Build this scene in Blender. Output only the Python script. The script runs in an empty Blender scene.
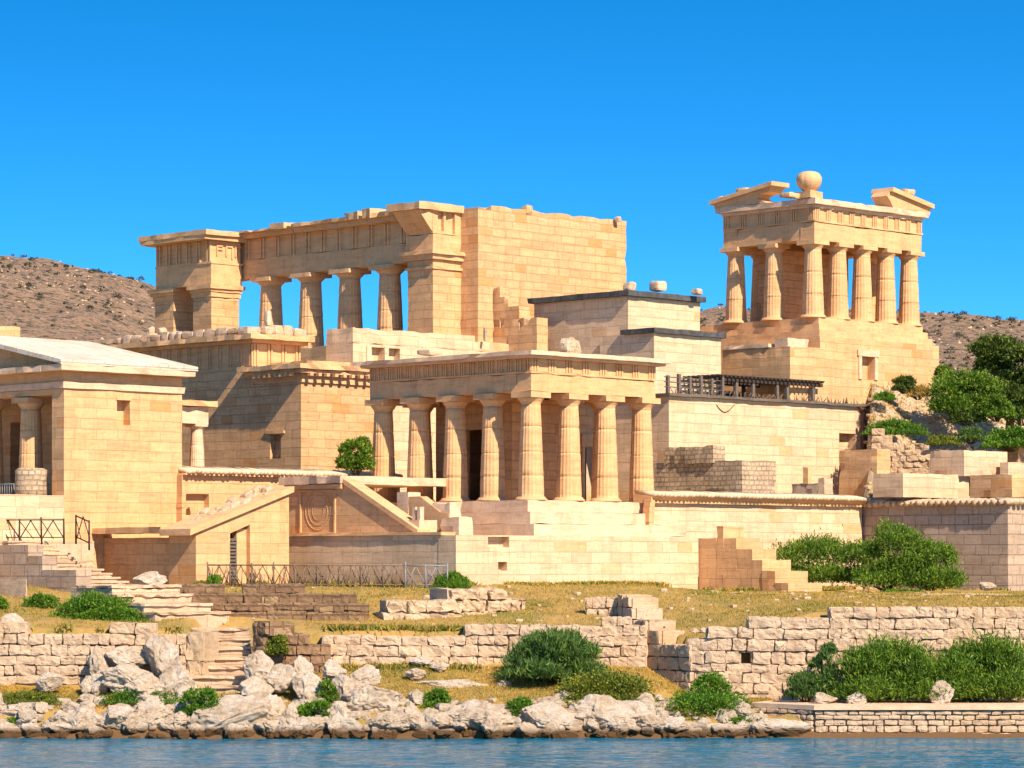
import bpy, bmesh, math, random
import numpy as np
from mathutils import Vector, Matrix, noise

random.seed(7); rng = np.random.default_rng(7)
S = bpy.context.scene
C = S.collection
R = math.radians

# ------------------------------------------------------------------ camera, sky, sun, exposure
F, H, HY, CX = 3000.0, 7.2, 560.0, 512.0          # focal length in pixels, eye height, horizon row, centre column
cam = bpy.data.cameras.new('camera'); camo = bpy.data.objects.new('camera', cam); C.objects.link(camo)
camo.location = (0, 0, H); camo.rotation_euler = (R(90), 0, 0)
cam.sensor_width = 36; cam.lens = F / 1024 * 36; cam.shift_y = (HY - 384) / 1024
cam.clip_start = 1; cam.clip_end = 12000
S.camera = camo

SUN_AZ, SUN_EL = 34.5, 40.0     # degrees to the right of straight behind the camera, and above the horizon
w = bpy.data.worlds.new('World'); S.world = w; w.use_nodes = True
nt = w.node_tree; nt.nodes.clear()
out = nt.nodes.new('ShaderNodeOutputWorld'); bg = nt.nodes.new('ShaderNodeBackground')
sky = nt.nodes.new('ShaderNodeTexSky'); sky.sky_type = 'NISHITA'; sky.sun_disc = False
sky.sun_elevation = R(SUN_EL); sky.sun_rotation = R(180 - SUN_AZ)
sky.altitude = 600; sky.air_density = 1.0; sky.dust_density = 0.6; sky.ozone_density = 6.0
tc = nt.nodes.new('ShaderNodeTexCoord'); sep = nt.nodes.new('ShaderNodeSeparateXYZ'); com = nt.nodes.new('ShaderNodeCombineXYZ')
ma = nt.nodes.new('ShaderNodeMath'); ma.operation = 'MULTIPLY_ADD'; ma.inputs[1].default_value = 2.8; ma.inputs[2].default_value = 0.07
hs = nt.nodes.new('ShaderNodeHueSaturation'); hs.inputs['Saturation'].default_value = 1.29; hs.inputs['Hue'].default_value = 0.493
nt.links.new(tc.outputs['Generated'], sep.inputs[0])
nt.links.new(sep.outputs[0], com.inputs[0]); nt.links.new(sep.outputs[1], com.inputs[1])
nt.links.new(sep.outputs[2], ma.inputs[0]); nt.links.new(ma.outputs[0], com.inputs[2])
nt.links.new(com.outputs[0], sky.inputs[0]); nt.links.new(sky.outputs[0], hs.inputs['Color'])
nt.links.new(hs.outputs[0], bg.inputs[0]); nt.links.new(bg.outputs[0], out.inputs[0])
bg.inputs[1].default_value = 0.15
sl = bpy.data.lights.new('sun', 'SUN'); sl.energy = 4.25; sl.angle = R(0.5); sl.color = (1.0, 0.825, 0.675)
so = bpy.data.objects.new('sun', sl); C.objects.link(so)
sd = Vector((math.sin(R(SUN_AZ)) * math.cos(R(SUN_EL)), -math.cos(R(SUN_AZ)) * math.cos(R(SUN_EL)), math.sin(R(SUN_EL))))
so.rotation_euler = sd.to_track_quat('Z', 'Y').to_euler()
S.view_settings.view_transform = 'Standard'; S.view_settings.look = 'None'
S.view_settings.exposure = 1.08; S.view_settings.gamma = 1.0; S.view_settings.use_curve_mapping = False
S.cycles.max_bounces = 6; S.cycles.diffuse_bounces = 4

# ------------------------------------------------------------------ geometry helpers
c45 = math.sqrt(.5)
def wx(px, Y): return (px - CX) / F * Y
def wz(py, Y): return H + (HY - py) / F * Y

class Fr:
    """a building frame: near vertical edge at column px and depth Y; +x runs back-right, +y back-left"""
    def __init__(s, px, Y, z0): s.X = wx(px, Y); s.Y = Y; s.z0 = z0
    def r(s, px, b=0):
        k = px - CX; return (k * (s.Y + c45 * b) - F * (s.X - c45 * b)) / (c45 * (F - k))
    def l(s, px, a=0):
        k = px - CX; return (F * (s.X + c45 * a) - k * (s.Y + c45 * a)) / (c45 * (F + k))
    def z(s, py, x=0, y=0): return H + (HY - py) * (s.Y + c45 * (x + y)) / F - s.z0
    def loc(s, px, Y):
        dx = wx(px, Y) - s.X; dy = Y - s.Y
        return c45 * (dx + dy), c45 * (dy - dx)

class MB:
    """collects boxes, prisms and lathes; build() links them as one mesh object"""
    def __init__(s): s.v = []; s.f = []; s.uv = []; s.sm = []
    def poly(s, pts, faces, smooth=False, src=None):
        o = len(s.v); s.v += [tuple(p) for p in pts]
        src = src or pts
        for f in faces:
            a = Vector(src[f[0]]); n = Vector((0, 0, 0))
            for i in range(len(f)):
                p, q = Vector(src[f[i]]), Vector(src[f[(i + 1) % len(f)]])
                n += Vector(((p.y - q.y) * (p.z + q.z), (p.z - q.z) * (p.x + q.x), (p.x - q.x) * (p.y + q.y)))
            ax = max(range(3), key=lambda i: abs(n[i]))
            s.uv += [(src[i][1] + 31, src[i][2]) if ax == 0 else (src[i][0], src[i][2]) if ax == 1 else (src[i][0], src[i][1]) for i in f]
            s.f.append([o + i for i in f]); s.sm.append(smooth)
    def box(s, x0, x1, y0, y1, z0, z1, step=.7, jit=.018, chip=.06, seed=0.0):
        d = {}; pts = []; src = []; fs = []
        n = [max(1, min(60, int(round(abs(b - a) / step)))) for a, b in ((x0, x1), (y0, y1), (z0, z1))]
        lo = (x0, y0, z0); hi = (x1, y1, z1)
        def vid(i, j, k):
            key = (i, j, k)
            if key in d: return d[key]
            p = Vector([lo[q] + (hi[q] - lo[q]) * key[q] / n[q] for q in range(3)])
            ext = sum(1 for q in range(3) if key[q] in (0, n[q]))
            src.append(tuple(p))
            if jit:
                t = p + Vector((seed, seed * 2, 0))
                p = p + noise.noise_vector(t * .8) * jit + noise.noise_vector(t * 3.1) * jit * .8
                if ext >= 2 and chip and random.random() < .3:
                    m = Vector([(lo[q] + hi[q]) / 2 for q in range(3)])
                    k_ = random.random() * chip
                    for q in range(3):
                        if key[q] in (0, n[q]): p[q] += k_ * (1 if m[q] > src[-1][q] else -1) * min(1, abs(hi[q] - lo[q]))
            pts.append(p); d[key] = len(pts) - 1
            return d[key]
        for ax in range(3):
            a, b = [(1, 2), (2, 0), (0, 1)][ax]
            for side in (0, n[ax]):
                for i in range(n[a]):
                    for j in range(n[b]):
                        q = []
                        for (di, dj) in ((0, 0), (1, 0), (1, 1), (0, 1)):
                            key = [0, 0, 0]; key[ax] = side; key[a] = i + di; key[b] = j + dj
                            q.append(vid(*key))
                        fs.append(q if side else q[::-1])
        s.poly(pts, fs, False, src)
        return s
    def wall(s, axis, a0, a1, b0, b1, z0, z1, openings=(), depth=.5, **k):
        """a wall whose front face lies at b0, with recesses of the given depth cut into it"""
        def bx(p0, p1, q0, q1, r0, r1):
            if p1 - p0 < .01 or r1 - r0 < .01: return
            if axis == 'x': s.box(p0, p1, q0, q1, r0, r1, chip=0, **k)
            else: s.box(q0, q1, p0, p1, r0, r1, chip=0, **k)
        if b1 - b0 > depth + .01: bx(a0, a1, b0 + depth, b1, z0, z1)
        xs = sorted({a0, a1} | {o[0] for o in openings} | {o[1] for o in openings})
        for p, q in zip(xs, xs[1:]):
            m = (p + q) / 2; z = z0
            for o in sorted([o for o in openings if o[0] < m < o[1]], key=lambda o: o[2]):
                bx(p, q, b0, b0 + depth, z, o[2]); z = o[3]
            bx(p, q, b0, b0 + depth, z, z1)
        return s
    def prism(s, prof, axis, a0, a1, jit=.0):
        """profile of (p, q) points; axis 'x': profile in (y,z); 'y': profile in (x,z); 'z': profile in (x,y)"""
        def P(p, q, a): return (a, p, q) if axis == 'x' else (p, a, q) if axis == 'y' else (p, q, a)
        n = len(prof)
        ar = sum(prof[i][0] * prof[(i + 1) % n][1] - prof[(i + 1) % n][0] * prof[i][1] for i in range(n))
        pr = prof if ar > 0 else prof[::-1]
        pts = [P(p, q, a0) for p, q in pr] + [P(p, q, a1) for p, q in pr]
        fl = (axis == 'y')
        f = [list(range(n))[::-1], list(range(n, 2 * n))] + [[i, (i + 1) % n, n + (i + 1) % n, n + i] for i in range(n)]
        if fl: f = [x[::-1] for x in f]
        src = pts
        if jit: pts = [tuple(Vector(p) + noise.noise_vector(Vector(p) * 1.3) * jit) for p in pts]
        s.poly(pts, f, False, src); return s
    def lathe(s, cx, cy, prof, seg=24, flute=0.0, nfl=20, smooth=True, wob=0.0):
        o = len(s.v); rows = len(prof)
        for i, (r, z) in enumerate(prof):
            for k in range(seg):
                a = 2 * math.pi * k / seg
                rr = r - (flute * r * abs(math.sin(a * nfl / 2)) if flute and 0 < i < rows - 1 else 0)
                p = Vector((cx + rr * math.cos(a), cy + rr * math.sin(a), z))
                if wob: p += noise.noise_vector(p * 2.3) * wob
                s.v.append(tuple(p))
        for i in range(rows - 1):
            for k in range(seg):
                k2 = (k + 1) % seg
                s.f.append([o + i * seg + k, o + i * seg + k2, o + (i + 1) * seg + k2, o + (i + 1) * seg + k]); s.sm.append(smooth)
                u0, u1 = k / seg * 6 * prof[0][0], (k + 1) / seg * 6 * prof[0][0]
                s.uv += [(u0, prof[i][1]), (u1, prof[i][1]), (u1, prof[i + 1][1]), (u0, prof[i + 1][1])]
        for i, rev in ((0, True), (rows - 1, False)):
            q = [o + i * seg + k for k in range(seg)]
            if rev: q = q[::-1]
            s.f.append(q); s.sm.append(False); s.uv += [(s.v[j][0], s.v[j][1]) for j in q]
        return s
    def tube(s, a, b, r0, r1=None, seg=6):
        a, b = Vector(a), Vector(b); r1 = r0 if r1 is None else r1
        d = (b - a); q = d.to_track_quat('Z', 'Y')
        pts = []
        for p, r in ((a, r0), (b, r1)):
            for k in range(seg):
                t = 2 * math.pi * k / seg
                pts.append(p + q @ Vector((r * math.cos(t), r * math.sin(t), 0)))
        f = [[k, (k + 1) % seg, seg + (k + 1) % seg, seg + k] for k in range(seg)] + [list(range(seg))[::-1], list(range(seg, 2 * seg))]
        s.poly(pts, f, True); return s
    def rough(s, c, ex, ey, ez, n=(4, 3, 3), rnd=.35, amp=.08, fr=1.6, seed=None):
        """one weathered block: half-axes ex, ey, ez; corners rounded, faces uneven"""
        c, ex, ey, ez = Vector(c), Vector(ex), Vector(ey), Vector(ez)
        sd_ = Vector((random.random() * 90, random.random() * 90, random.random() * 90)) if seed is None else Vector((seed, seed, seed))
        d = {}; pts = []; src = []; fs = []
        lx, ly, lz = ex.length, ey.length, ez.length; mn = min(lx, ly, lz)
        def vid(i, j, k):
            key = (i, j, k)
            if key in d: return d[key]
            a = Vector((2 * i / n[0] - 1, 2 * j / n[1] - 1, 2 * k / n[2] - 1))
            e = sum(1 for t in a if abs(t) > .99)
            sh = (0, 0, .10, .2)[e] * rnd / .35
            q = Vector((a.x * (1 - sh * mn / lx), a.y * (1 - sh * mn / ly), a.z * (1 - sh * mn / lz)))
            p = c + ex * q.x + ey * q.y + ez * q.z
            src.append(tuple(p))
            t = p * fr + sd_
            p = p + (noise.noise_vector(t) + noise.noise_vector(t * 2.7) * .5) * amp
            pts.append(p); d[key] = len(pts) - 1; return d[key]
        for ax in range(3):
            a, b = [(1, 2), (2, 0), (0, 1)][ax]
            for side in (0, n[ax]):
                for i in range(n[a]):
                    for j in range(n[b]):
                        q = []
                        for (di, dj) in ((0, 0), (1, 0), (1, 1), (0, 1)):
                            key = [0, 0, 0]; key[ax] = side; key[a] = i + di; key[b] = j + dj
                            q.append(vid(*key))
                        fs.append(q if side else q[::-1])
        s.poly(pts, fs, False, src); return s
    def build(s, name, mat, parent=None, loc=(0, 0, 0), rz=0):
        me = bpy.data.meshes.new(name); me.from_pydata(s.v, [], s.f)
        ul = me.uv_layers.new(name='UVMap'); ul.data.foreach_set('uv', np.array(s.uv, dtype=np.float32).ravel())
        me.polygons.foreach_set('use_smooth', s.sm); me.materials.append(mat); me.update()
        o = bpy.data.objects.new(name, me); C.objects.link(o); o.parent = parent
        o.location = loc; o.rotation_euler = (0, 0, rz); return o

def tag(o, label=None, cat=None, group=None, kind=None):
    for k, v in (('label', label), ('category', cat), ('group', group), ('kind', kind)):
        if v: o[k] = v
    return o
def thing(name, label, cat, fr=None, group=None, loc=None, rz=None):
    o = bpy.data.objects.new(name, None); C.objects.link(o); o.empty_display_size = .3
    o.location = loc if loc else (fr.X, fr.Y, fr.z0); o.rotation_euler = (0, 0, (R(45) if fr else 0) if rz is None else rz)
    return tag(o, label, cat, group)
def copy_part(o, parent, loc):
    c = o.copy(); C.objects.link(c); c.parent = parent; c.location = loc
    for ch in [q for q in o.children]:
        d = ch.copy(); C.objects.link(d); d.parent = c
    return c

# ------------------------------------------------------------------ materials
class NT:
    def __init__(s, name):
        s.m = bpy.data.materials.new(name); s.m.use_nodes = True; s.t = s.m.node_tree
        s.b = s.t.nodes['Principled BSDF']; s.b.inputs['Roughness'].default_value = .92
        s.b.inputs['Specular IOR Level'].default_value = .2
    def n(s, ty, **k):
        nd = s.t.nodes.new('ShaderNode' + ty)
        for a, v in k.items():
            if a.startswith('i_'):
                key = a[2:].replace('_', ' ')
                nd.inputs[key].default_value = v
            else: setattr(nd, a, v)
        return nd
    def l(s, a, b): s.t.links.new(a, b)
    def ramp(s, fac, stops):
        r = s.n('ValToRGB'); e = r.color_ramp.elements
        while len(e) < len(stops): e.new(.5)
        for el, (p, c) in zip(e, stops): el.position = p; el.color = (*c, 1) if len(c) == 3 else c
        s.l(fac, r.inputs[0]); return r.outputs[0]
    def mix(s, fac, a, b, mode='MIX'):
        m = s.n('MixRGB', blend_type=mode)
        for sock, v in ((m.inputs[0], fac), (m.inputs[1], a), (m.inputs[2], b)):
            if hasattr(v, 'is_output'): s.l(v, sock)
            elif isinstance(v, (int, float)): sock.default_value = v
            else: sock.default_value = (*v, 1)
        return m.outputs[0]
    def noise(s, vec, scale, detail=4, rough=.6, out='Fac'):
        n_ = s.n('TexNoise', i_Scale=scale, i_Detail=detail, i_Roughness=rough); s.l(vec, n_.inputs['Vector']); return n_.outputs[out]
    def math(s, op, a, b=None, c=None):
        m = s.n('Math', operation=op)
        for i, v in enumerate((a, b, c)):
            if v is None: continue
            if hasattr(v, 'is_output'): s.l(v, m.inputs[i])
            else: m.inputs[i].default_value = v
        return m.outputs[0]
    def bump(s, h, strength=.5, dist=.05):
        b = s.n('Bump', i_Strength=strength, i_Distance=dist); s.l(h, b.inputs['Height']); s.l(b.outputs[0], s.b.inputs['Normal'])
    def shift(s, vec):
        """offset a coordinate by the object's own random number, so no two objects share a pattern"""
        oi = s.n('ObjectInfo'); m = s.math('MULTIPLY', oi.outputs['Random'], 57.0)
        v = s.n('VectorMath', operation='ADD'); s.l(vec, v.inputs[0]); s.l(m, v.inputs[1]); return v.outputs[0]

def mul(c, k): return tuple(min(.95, x * k) for x in c)
def stone(name, base, accent, bw=1.25, rh=.55, mort=.022, mdark=.45, bump=.6, pits=.35, stain=.27, bricks=True, pitsc=4.2):
    t = NT(name)
    uv = t.n('UVMap').outputs[0]; ob = t.shift(t.n('TexCoord').outputs['Object'])
    if bricks:
        dn = t.noise(uv, 1.3, 3, .6, 'Color')
        v = t.n('VectorMath', operation='MULTIPLY_ADD'); t.l(dn, v.inputs[0]); v.inputs[1].default_value = (.07, .05, 0); t.l(uv, v.inputs[2])
        br = t.n('TexBrick', offset=.5, squash=.78, squash_frequency=3, i_Scale=1.0)
        t.l(v.outputs[0], br.inputs['Vector'])
        br.inputs['Color1'].default_value = (0, 0, 0, 1); br.inputs['Color2'].default_value = (1, 1, 1, 1); br.inputs['Mortar'].default_value = (.45, .45, .45, 1)
        br.inputs['Mortar Size'].default_value = mort; br.inputs['Mortar Smooth'].default_value = .35
        br.inputs['Brick Width'].default_value = bw; br.inputs['Row Height'].default_value = rh
        col = t.ramp(br.outputs['Color'], [(0, mul(base, .83)), (.35, mul(base, .96)), (.72, mul(base, 1.05)), (.9, mul(base, .97)), (.965, accent), (1, mul(accent, .95))])
        mort_f = br.outputs['Fac']
    else:
        n0 = t.noise(ob, .9, 3)
        col = t.ramp(n0, [(.3, mul(base, .92)), (.55, base), (.75, mul(base, 1.06))])
    big = t.noise(ob, .22, 5, .65)
    bf = t.ramp(big, [(.48, (0, 0, 0)), (.72, (stain, stain, stain))])
    col = t.mix(bf, col, accent)
    # run-down streaks and grime with a shape of their own
    mp = t.n('Mapping'); mp.inputs['Scale'].default_value = (1.6, 1.6, .22); t.l(ob, mp.inputs[0])
    st = t.noise(mp.outputs[0], 1.4, 6, .7)
    col = t.mix(t.ramp(st, [(.5, (0, 0, 0)), (.72, (.5, .5, .5))]), col, (base[0] * .66, base[1] * .58, base[2] * .5))
    fine = t.noise(ob, 5.5, 10, .88)
    col = t.mix(.75, col, t.ramp(fine, [(.3, (.55, .49, .43)), (.47, (.95, .94, .93)), (.6, (1.06, 1.05, 1.04)), (.75, (1.16, 1.15, 1.12))]), 'MULTIPLY')
    mb = t.n('Mapping'); mb.inputs['Scale'].default_value = (.35, .35, 3.2); t.l(ob, mb.inputs[0])
    bed = t.noise(mb.outputs[0], 1.5, 7, .75)
    col = t.mix(.7, col, t.ramp(bed, [(.32, (.72, .66, .58)), (.5, (1, 1, 1)), (.68, (1.1, 1.1, 1.08))]), 'MULTIPLY')
    pit = t.noise(ob, pitsc, 9, .8)
    pf = t.ramp(pit, [(.59, (0, 0, 0)), (.68, (pits, pits, pits))])
    col = t.mix(pf, col, mul(base, .4))
    h = t.math('ADD', t.math('MULTIPLY', fine, .6), t.math('MULTIPLY', bed, .5)); h = t.math('SUBTRACT', h, t.math('MULTIPLY', pf, .5))
    if bricks:
        mv = t.math('MULTIPLY', mort_f, t.math('MULTIPLY_ADD', t.noise(uv, 1.1, 5, .7), 3.4, -1.05))
        mc = t.n('Clamp'); t.l(mv, mc.inputs[0])
        col = t.mix(t.math('MULTIPLY', mc.outputs[0], mdark), col, mul(base, .42))
        h = t.math('SUBTRACT', h, mort_f)
    t.l(col, t.b.inputs['Base Color']); t.bump(h, bump, .05)
    return t.m

CREAM = (.68, .49, .295); GOLD = (.66, .40, .19); OCHRE = (.60, .30, .11)
M = {}
M['cream'] = stone('cream ashlar', CREAM, (.62, .39, .19), 1.45, .55, mdark=.6, stain=.3)
M['gold'] = stone('golden ashlar', GOLD, OCHRE, 1.35, .52, mdark=.45)
M['upper'] = stone('weathered golden ashlar', (.655, .395, .188), OCHRE, 1.2, .5, pits=.65, mdark=.4, bump=1.0)
M['plain'] = stone('dressed golden stone', (.66, .40, .19), OCHRE, bricks=False, stain=.3)
M['plain_cream'] = stone('dressed cream stone', (.68, .48, .305), (.61, .37, .18), bricks=False, stain=.2)
M['grey'] = stone('grey shade-toned masonry', (.46, .35, .245), (.42, .29, .17), 1.15, .55, mort=.03, mdark=.75, bump=1.1, pits=.5)  # grey of the right-hand wall's shaded face, put into the stone colour
M['lime'] = stone('pale limestone', (.60, .46, .29), (.50, .32, .15), bricks=False, pits=.95, bump=2.0, stain=.6, pitsc=6.5)
M['limeblock'] = stone('pale limestone blocks', (.64, .47, .30), (.54, .34, .16), bricks=False, pits=.95, bump=2.0, stain=.8, pitsc=6.5)
M['roof'] = stone('sunlit-toned roof slabs', (.66, .57, .42), (.58, .46, .28), 1.0, 2.2, mort=.04, mdark=.9, bump=.6, pits=.35, stain=.4)  # brightness of the sunlit roof put into a paler stone colour
M['rubble'] = stone('rubble masonry', (.53, .40, .25), (.46, .32, .17), .42, .26, mort=.035, mdark=.8, bump=1.3, pits=.6)
M['dark'] = stone('dark shade-toned masonry', (.28, .17, .09), (.42, .28, .14), .8, .4, mort=.04, mdark=.7, bump=1.4, pits=.7, stain=.6)  # shade on the ledge and stub faces, painted in as dark stone
M['dark_step'] = stone('darker riser stone', (.56, .41, .26), (.55, .37, .2), 1.2, .4, bump=1.0, pits=.6, stain=.6)  # risers a little darker than the treads
M['rubblestone'] = stone('tan rubble stone', (.54, .385, .225), (.46, .29, .13), bricks=False, pits=.8, bump=1.4, stain=.6)
M['step'] = stone('worn pale step stone', (.62, .445, .28), (.5, .31, .155), 1.5, .9, bump=1.0, pits=.6, stain=.5)

def flat(name, c, rough=.8, var=.25, scale=5):
    t = NT(name); ob = t.shift(t.n('TexCoord').outputs['Object'])
    n_ = t.noise(ob, scale, 6, .7)
    t.l(t.ramp(n_, [(.3, mul(c, 1 - var)), (.7, mul(c, 1 + var))]), t.b.inputs['Base Color'])
    t.b.inputs['Roughness'].default_value = rough; t.bump(n_, .4, .02); return t.m
M['wood'] = flat('weathered grey wood', (.13, .105, .08))
M['darkwood'] = flat('dark wood', (.05, .036, .026))
M['stick'] = flat('rustic sticks', (.16, .11, .07))
M['rim'] = flat('dark roof flashing', (.07, .07, .065), .7, .5, 3)
M['metal'] = flat('grey gate metal', (.20, .21, .21), .5)
M['rust'] = flat('rusty pipe', (.17, .075, .04), .7)
M['tile'] = flat('clay roof tiles', (.60, .44, .27), .85, .3, 3)
M['bark'] = flat('bark', (.11, .08, .055))

def leafmat(name, a, b, c):
    t = NT(name); g = t.n('NewGeometry')
    col = t.ramp(g.outputs['Random Per Island'], [(0, a), (.55, b), (1, c)])
    ob = t.shift(t.n('TexCoord').outputs['Object'])
    big = t.noise(ob, 1.3, 4)
    col = t.mix(.9, col, t.ramp(big, [(.3, (.55, .66, .7)), (.5, (1, 1, 1)), (.68, (1.45, 1.25, .9))]), 'MULTIPLY')
    t.l(col, t.b.inputs['Base Color']); t.b.inputs['Roughness'].default_value = .6
    tr = t.n('BsdfTranslucent'); t.l(col, tr.inputs[0]); mx = t.n('MixShader'); mx.inputs[0].default_value = .3
    t.l(t.b.outputs[0], mx.inputs[1]); t.l(tr.outputs[0], mx.inputs[2])
    t.l(mx.outputs[0], t.t.nodes['Material Output'].inputs[0]); return t.m
M['leaf'] = leafmat('shrub leaves', (.05, .11, .008), (.115, .215, .016), (.22, .32, .04))
M['leafbright'] = leafmat('bright green leaves', (.05, .125, .008), (.095, .21, .014), (.18, .31, .03))
M['leafyellow'] = leafmat('yellow green leaves', (.08, .12, .012), (.15, .19, .02), (.26, .28, .04))
M['leafdark'] = leafmat('dark olive leaves', (.04, .075, .01), (.085, .14, .018), (.17, .22, .045))
M['leafgrey'] = leafmat('rosemary leaves', (.04, .095, .018), (.085, .165, .03), (.17, .26, .055))
M['scrubleaf'] = leafmat('muted scrub leaves', (.05, .05, .025), (.085, .085, .045), (.13, .12, .07))  # dull, low-contrast greens for the far scrub
M['dry'] = leafmat('dry grass blades', (.30, .20, .04), (.46, .31, .07), (.36, .32, .05))

def ground_mat():
    t = NT('dry grass and soil'); po = t.n('NewGeometry').outputs['Position']
    n1 = t.noise(po, .35, 6, .65); n2 = t.noise(po, 4.5, 10, .9); n3 = t.noise(po, .13, 4)
    col = t.ramp(n2, [(.28, (.30, .17, .045)), (.5, (.47, .29, .08)), (.72, (.56, .385, .13))])
    gr = t.ramp(n2, [(.3, (.10, .12, .018)), (.7, (.26, .25, .05))])
    gf = t.ramp(n1, [(.46, (0, 0, 0)), (.62, (.6, .6, .6))])
    col = t.mix(gf, col, gr)
    # bare trodden soil near the foot of the buildings (the path) and stony slope high up the hill
    sx = t.n('SeparateXYZ'); t.l(po, sx.inputs[0])
    hi = t.ramp(t.math('MULTIPLY_ADD', n1, 3.0, sx.outputs[2]), [(0, (0, 0, 0)), (1, (1, 1, 1))])
    hf = t.n('MapRange'); hf.inputs[1].default_value = 9.5; hf.inputs[2].default_value = 11.5; t.l(sx.outputs[2], hf.inputs[0])
    st = t.ramp(n2, [(.3, (.26, .18, .10)), (.5, (.50, .38, .24)), (.7, (.60, .49, .35))])
    sg = t.mix(t.ramp(n1, [(.5, (0, 0, 0)), (.66, (.6, .6, .6))]), st, (.36, .27, .08))
    col = t.mix(hf.outputs[0], col, sg)
    lo = t.n('MapRange'); lo.inputs[1].default_value = .55; lo.inputs[2].default_value = .25; t.l(sx.outputs[2], lo.inputs[0])
    col = t.mix(lo.outputs[0], col, (.17, .095, .04))
    t.l(col, t.b.inputs['Base Color']); t.bump(n2, .9, .12); return t.m
M['ground'] = ground_mat()
def path_mat():
    t = NT('pale trodden path'); po = t.n('NewGeometry').outputs['Position']
    n2 = t.noise(po, 1.8, 8, .75)
    t.l(t.ramp(n2, [(.3, (.42, .29, .13)), (.55, (.56, .42, .23)), (.75, (.62, .49, .30))]), t.b.inputs['Base Color']); t.bump(n2, .6, .06); return t.m
M['path'] = path_mat()
def hill_mat():
    t = NT('arid hillside'); po = t.n('NewGeometry').outputs['Position']
    n1 = t.noise(po, .03, 6, .7); n2 = t.noise(po, .42, 9, .95); n3 = t.noise(po, .5, 7, .8)
    col = t.ramp(n2, [(.34, (.07, .05, .03)), (.43, (.25, .155, .08)), (.52, (.40, .25, .14)), (.64, (.62, .44, .29))])
    col = t.mix(t.ramp(n1, [(.4, (0, 0, 0)), (.7, (.35, .35, .35))]), col, (.42, .27, .16))
    col = t.mix(t.ramp(n3, [(.53, (0, 0, 0)), (.6, (.8, .8, .8))]), col, (.06, .062, .04))
    for sc_, th_, am in ((.55, .33, .85), (.9, .3, .7), (1.7, .28, .6)):
        v = t.n('TexVoronoi', i_Scale=sc_); t.l(po, v.inputs['Vector'])
        gate = t.math('MULTIPLY', t.math('LESS_THAN', v.outputs['Distance'], th_), am)
        gate = t.math('MULTIPLY', gate, t.math('GREATER_THAN', v.outputs['Color'], .45))
        col = t.mix(gate, col, (.075, .078, .045))
    t.l(col, t.b.inputs['Base Color']); t.bump(n2, 1, .8); return t.m
M['hill'] = hill_mat()
def rock_mat():
    t = NT('white shore limestone'); ob = t.shift(t.n('TexCoord').outputs['Object']); po = t.n('NewGeometry').outputs['Position']
    n1 = t.noise(ob, .9, 6, .7); n2 = t.noise(ob, 5, 9, .85); n3 = t.noise(ob, 2.8, 10, .95)
    col = t.ramp(n1, [(.3, (.46, .33, .205)), (.43, (.68, .53, .35)), (.6, (.80, .68, .51))])
    col = t.mix(.8, col, t.ramp(n2, [(.32, (.5, .46, .42)), (.56, (1, 1, 1))]), 'MULTIPLY')
    col = t.mix(t.ramp(n3, [(.55, (0, 0, 0)), (.62, (.9, .9, .9))]), col, (.13, .085, .05))
    # brown weed and stain on the tide line
    sx = t.n('SeparateXYZ'); t.l(po, sx.inputs[0])
    hgt = t.math('MULTIPLY_ADD', n1, -.5, sx.outputs[2])
    lo = t.n('MapRange'); lo.inputs[1].default_value = .22; lo.inputs[2].default_value = .02; t.l(hgt, lo.inputs[0])
    col = t.mix(lo.outputs[0], col, (.15, .08, .03))
    t.l(col, t.b.inputs['Base Color'])
    h = t.math('SUBTRACT', n2, t.math('MULTIPLY', n3, .8)); t.bump(h, 1.0, .14); return t.m
M['rock'] = rock_mat()
def water_mat():
    t = NT('sea water'); t.b.inputs['Base Color'].default_value = (.002, .11, .17, 1); t.b.inputs['Roughness'].default_value = .06
    t.b.inputs['IOR'].default_value = 1.33; t.b.inputs['Specular IOR Level'].default_value = .5
    po = t.n('NewGeometry').outputs['Position']; mp = t.n('Mapping'); mp.inputs['Scale'].default_value = (.55, 1.5, 1); t.l(po, mp.inputs[0])
    n1 = t.noise(mp.outputs[0], 1.6, 5, .6); t.bump(n1, .6, .18); return t.m
M['water'] = water_mat()
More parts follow.
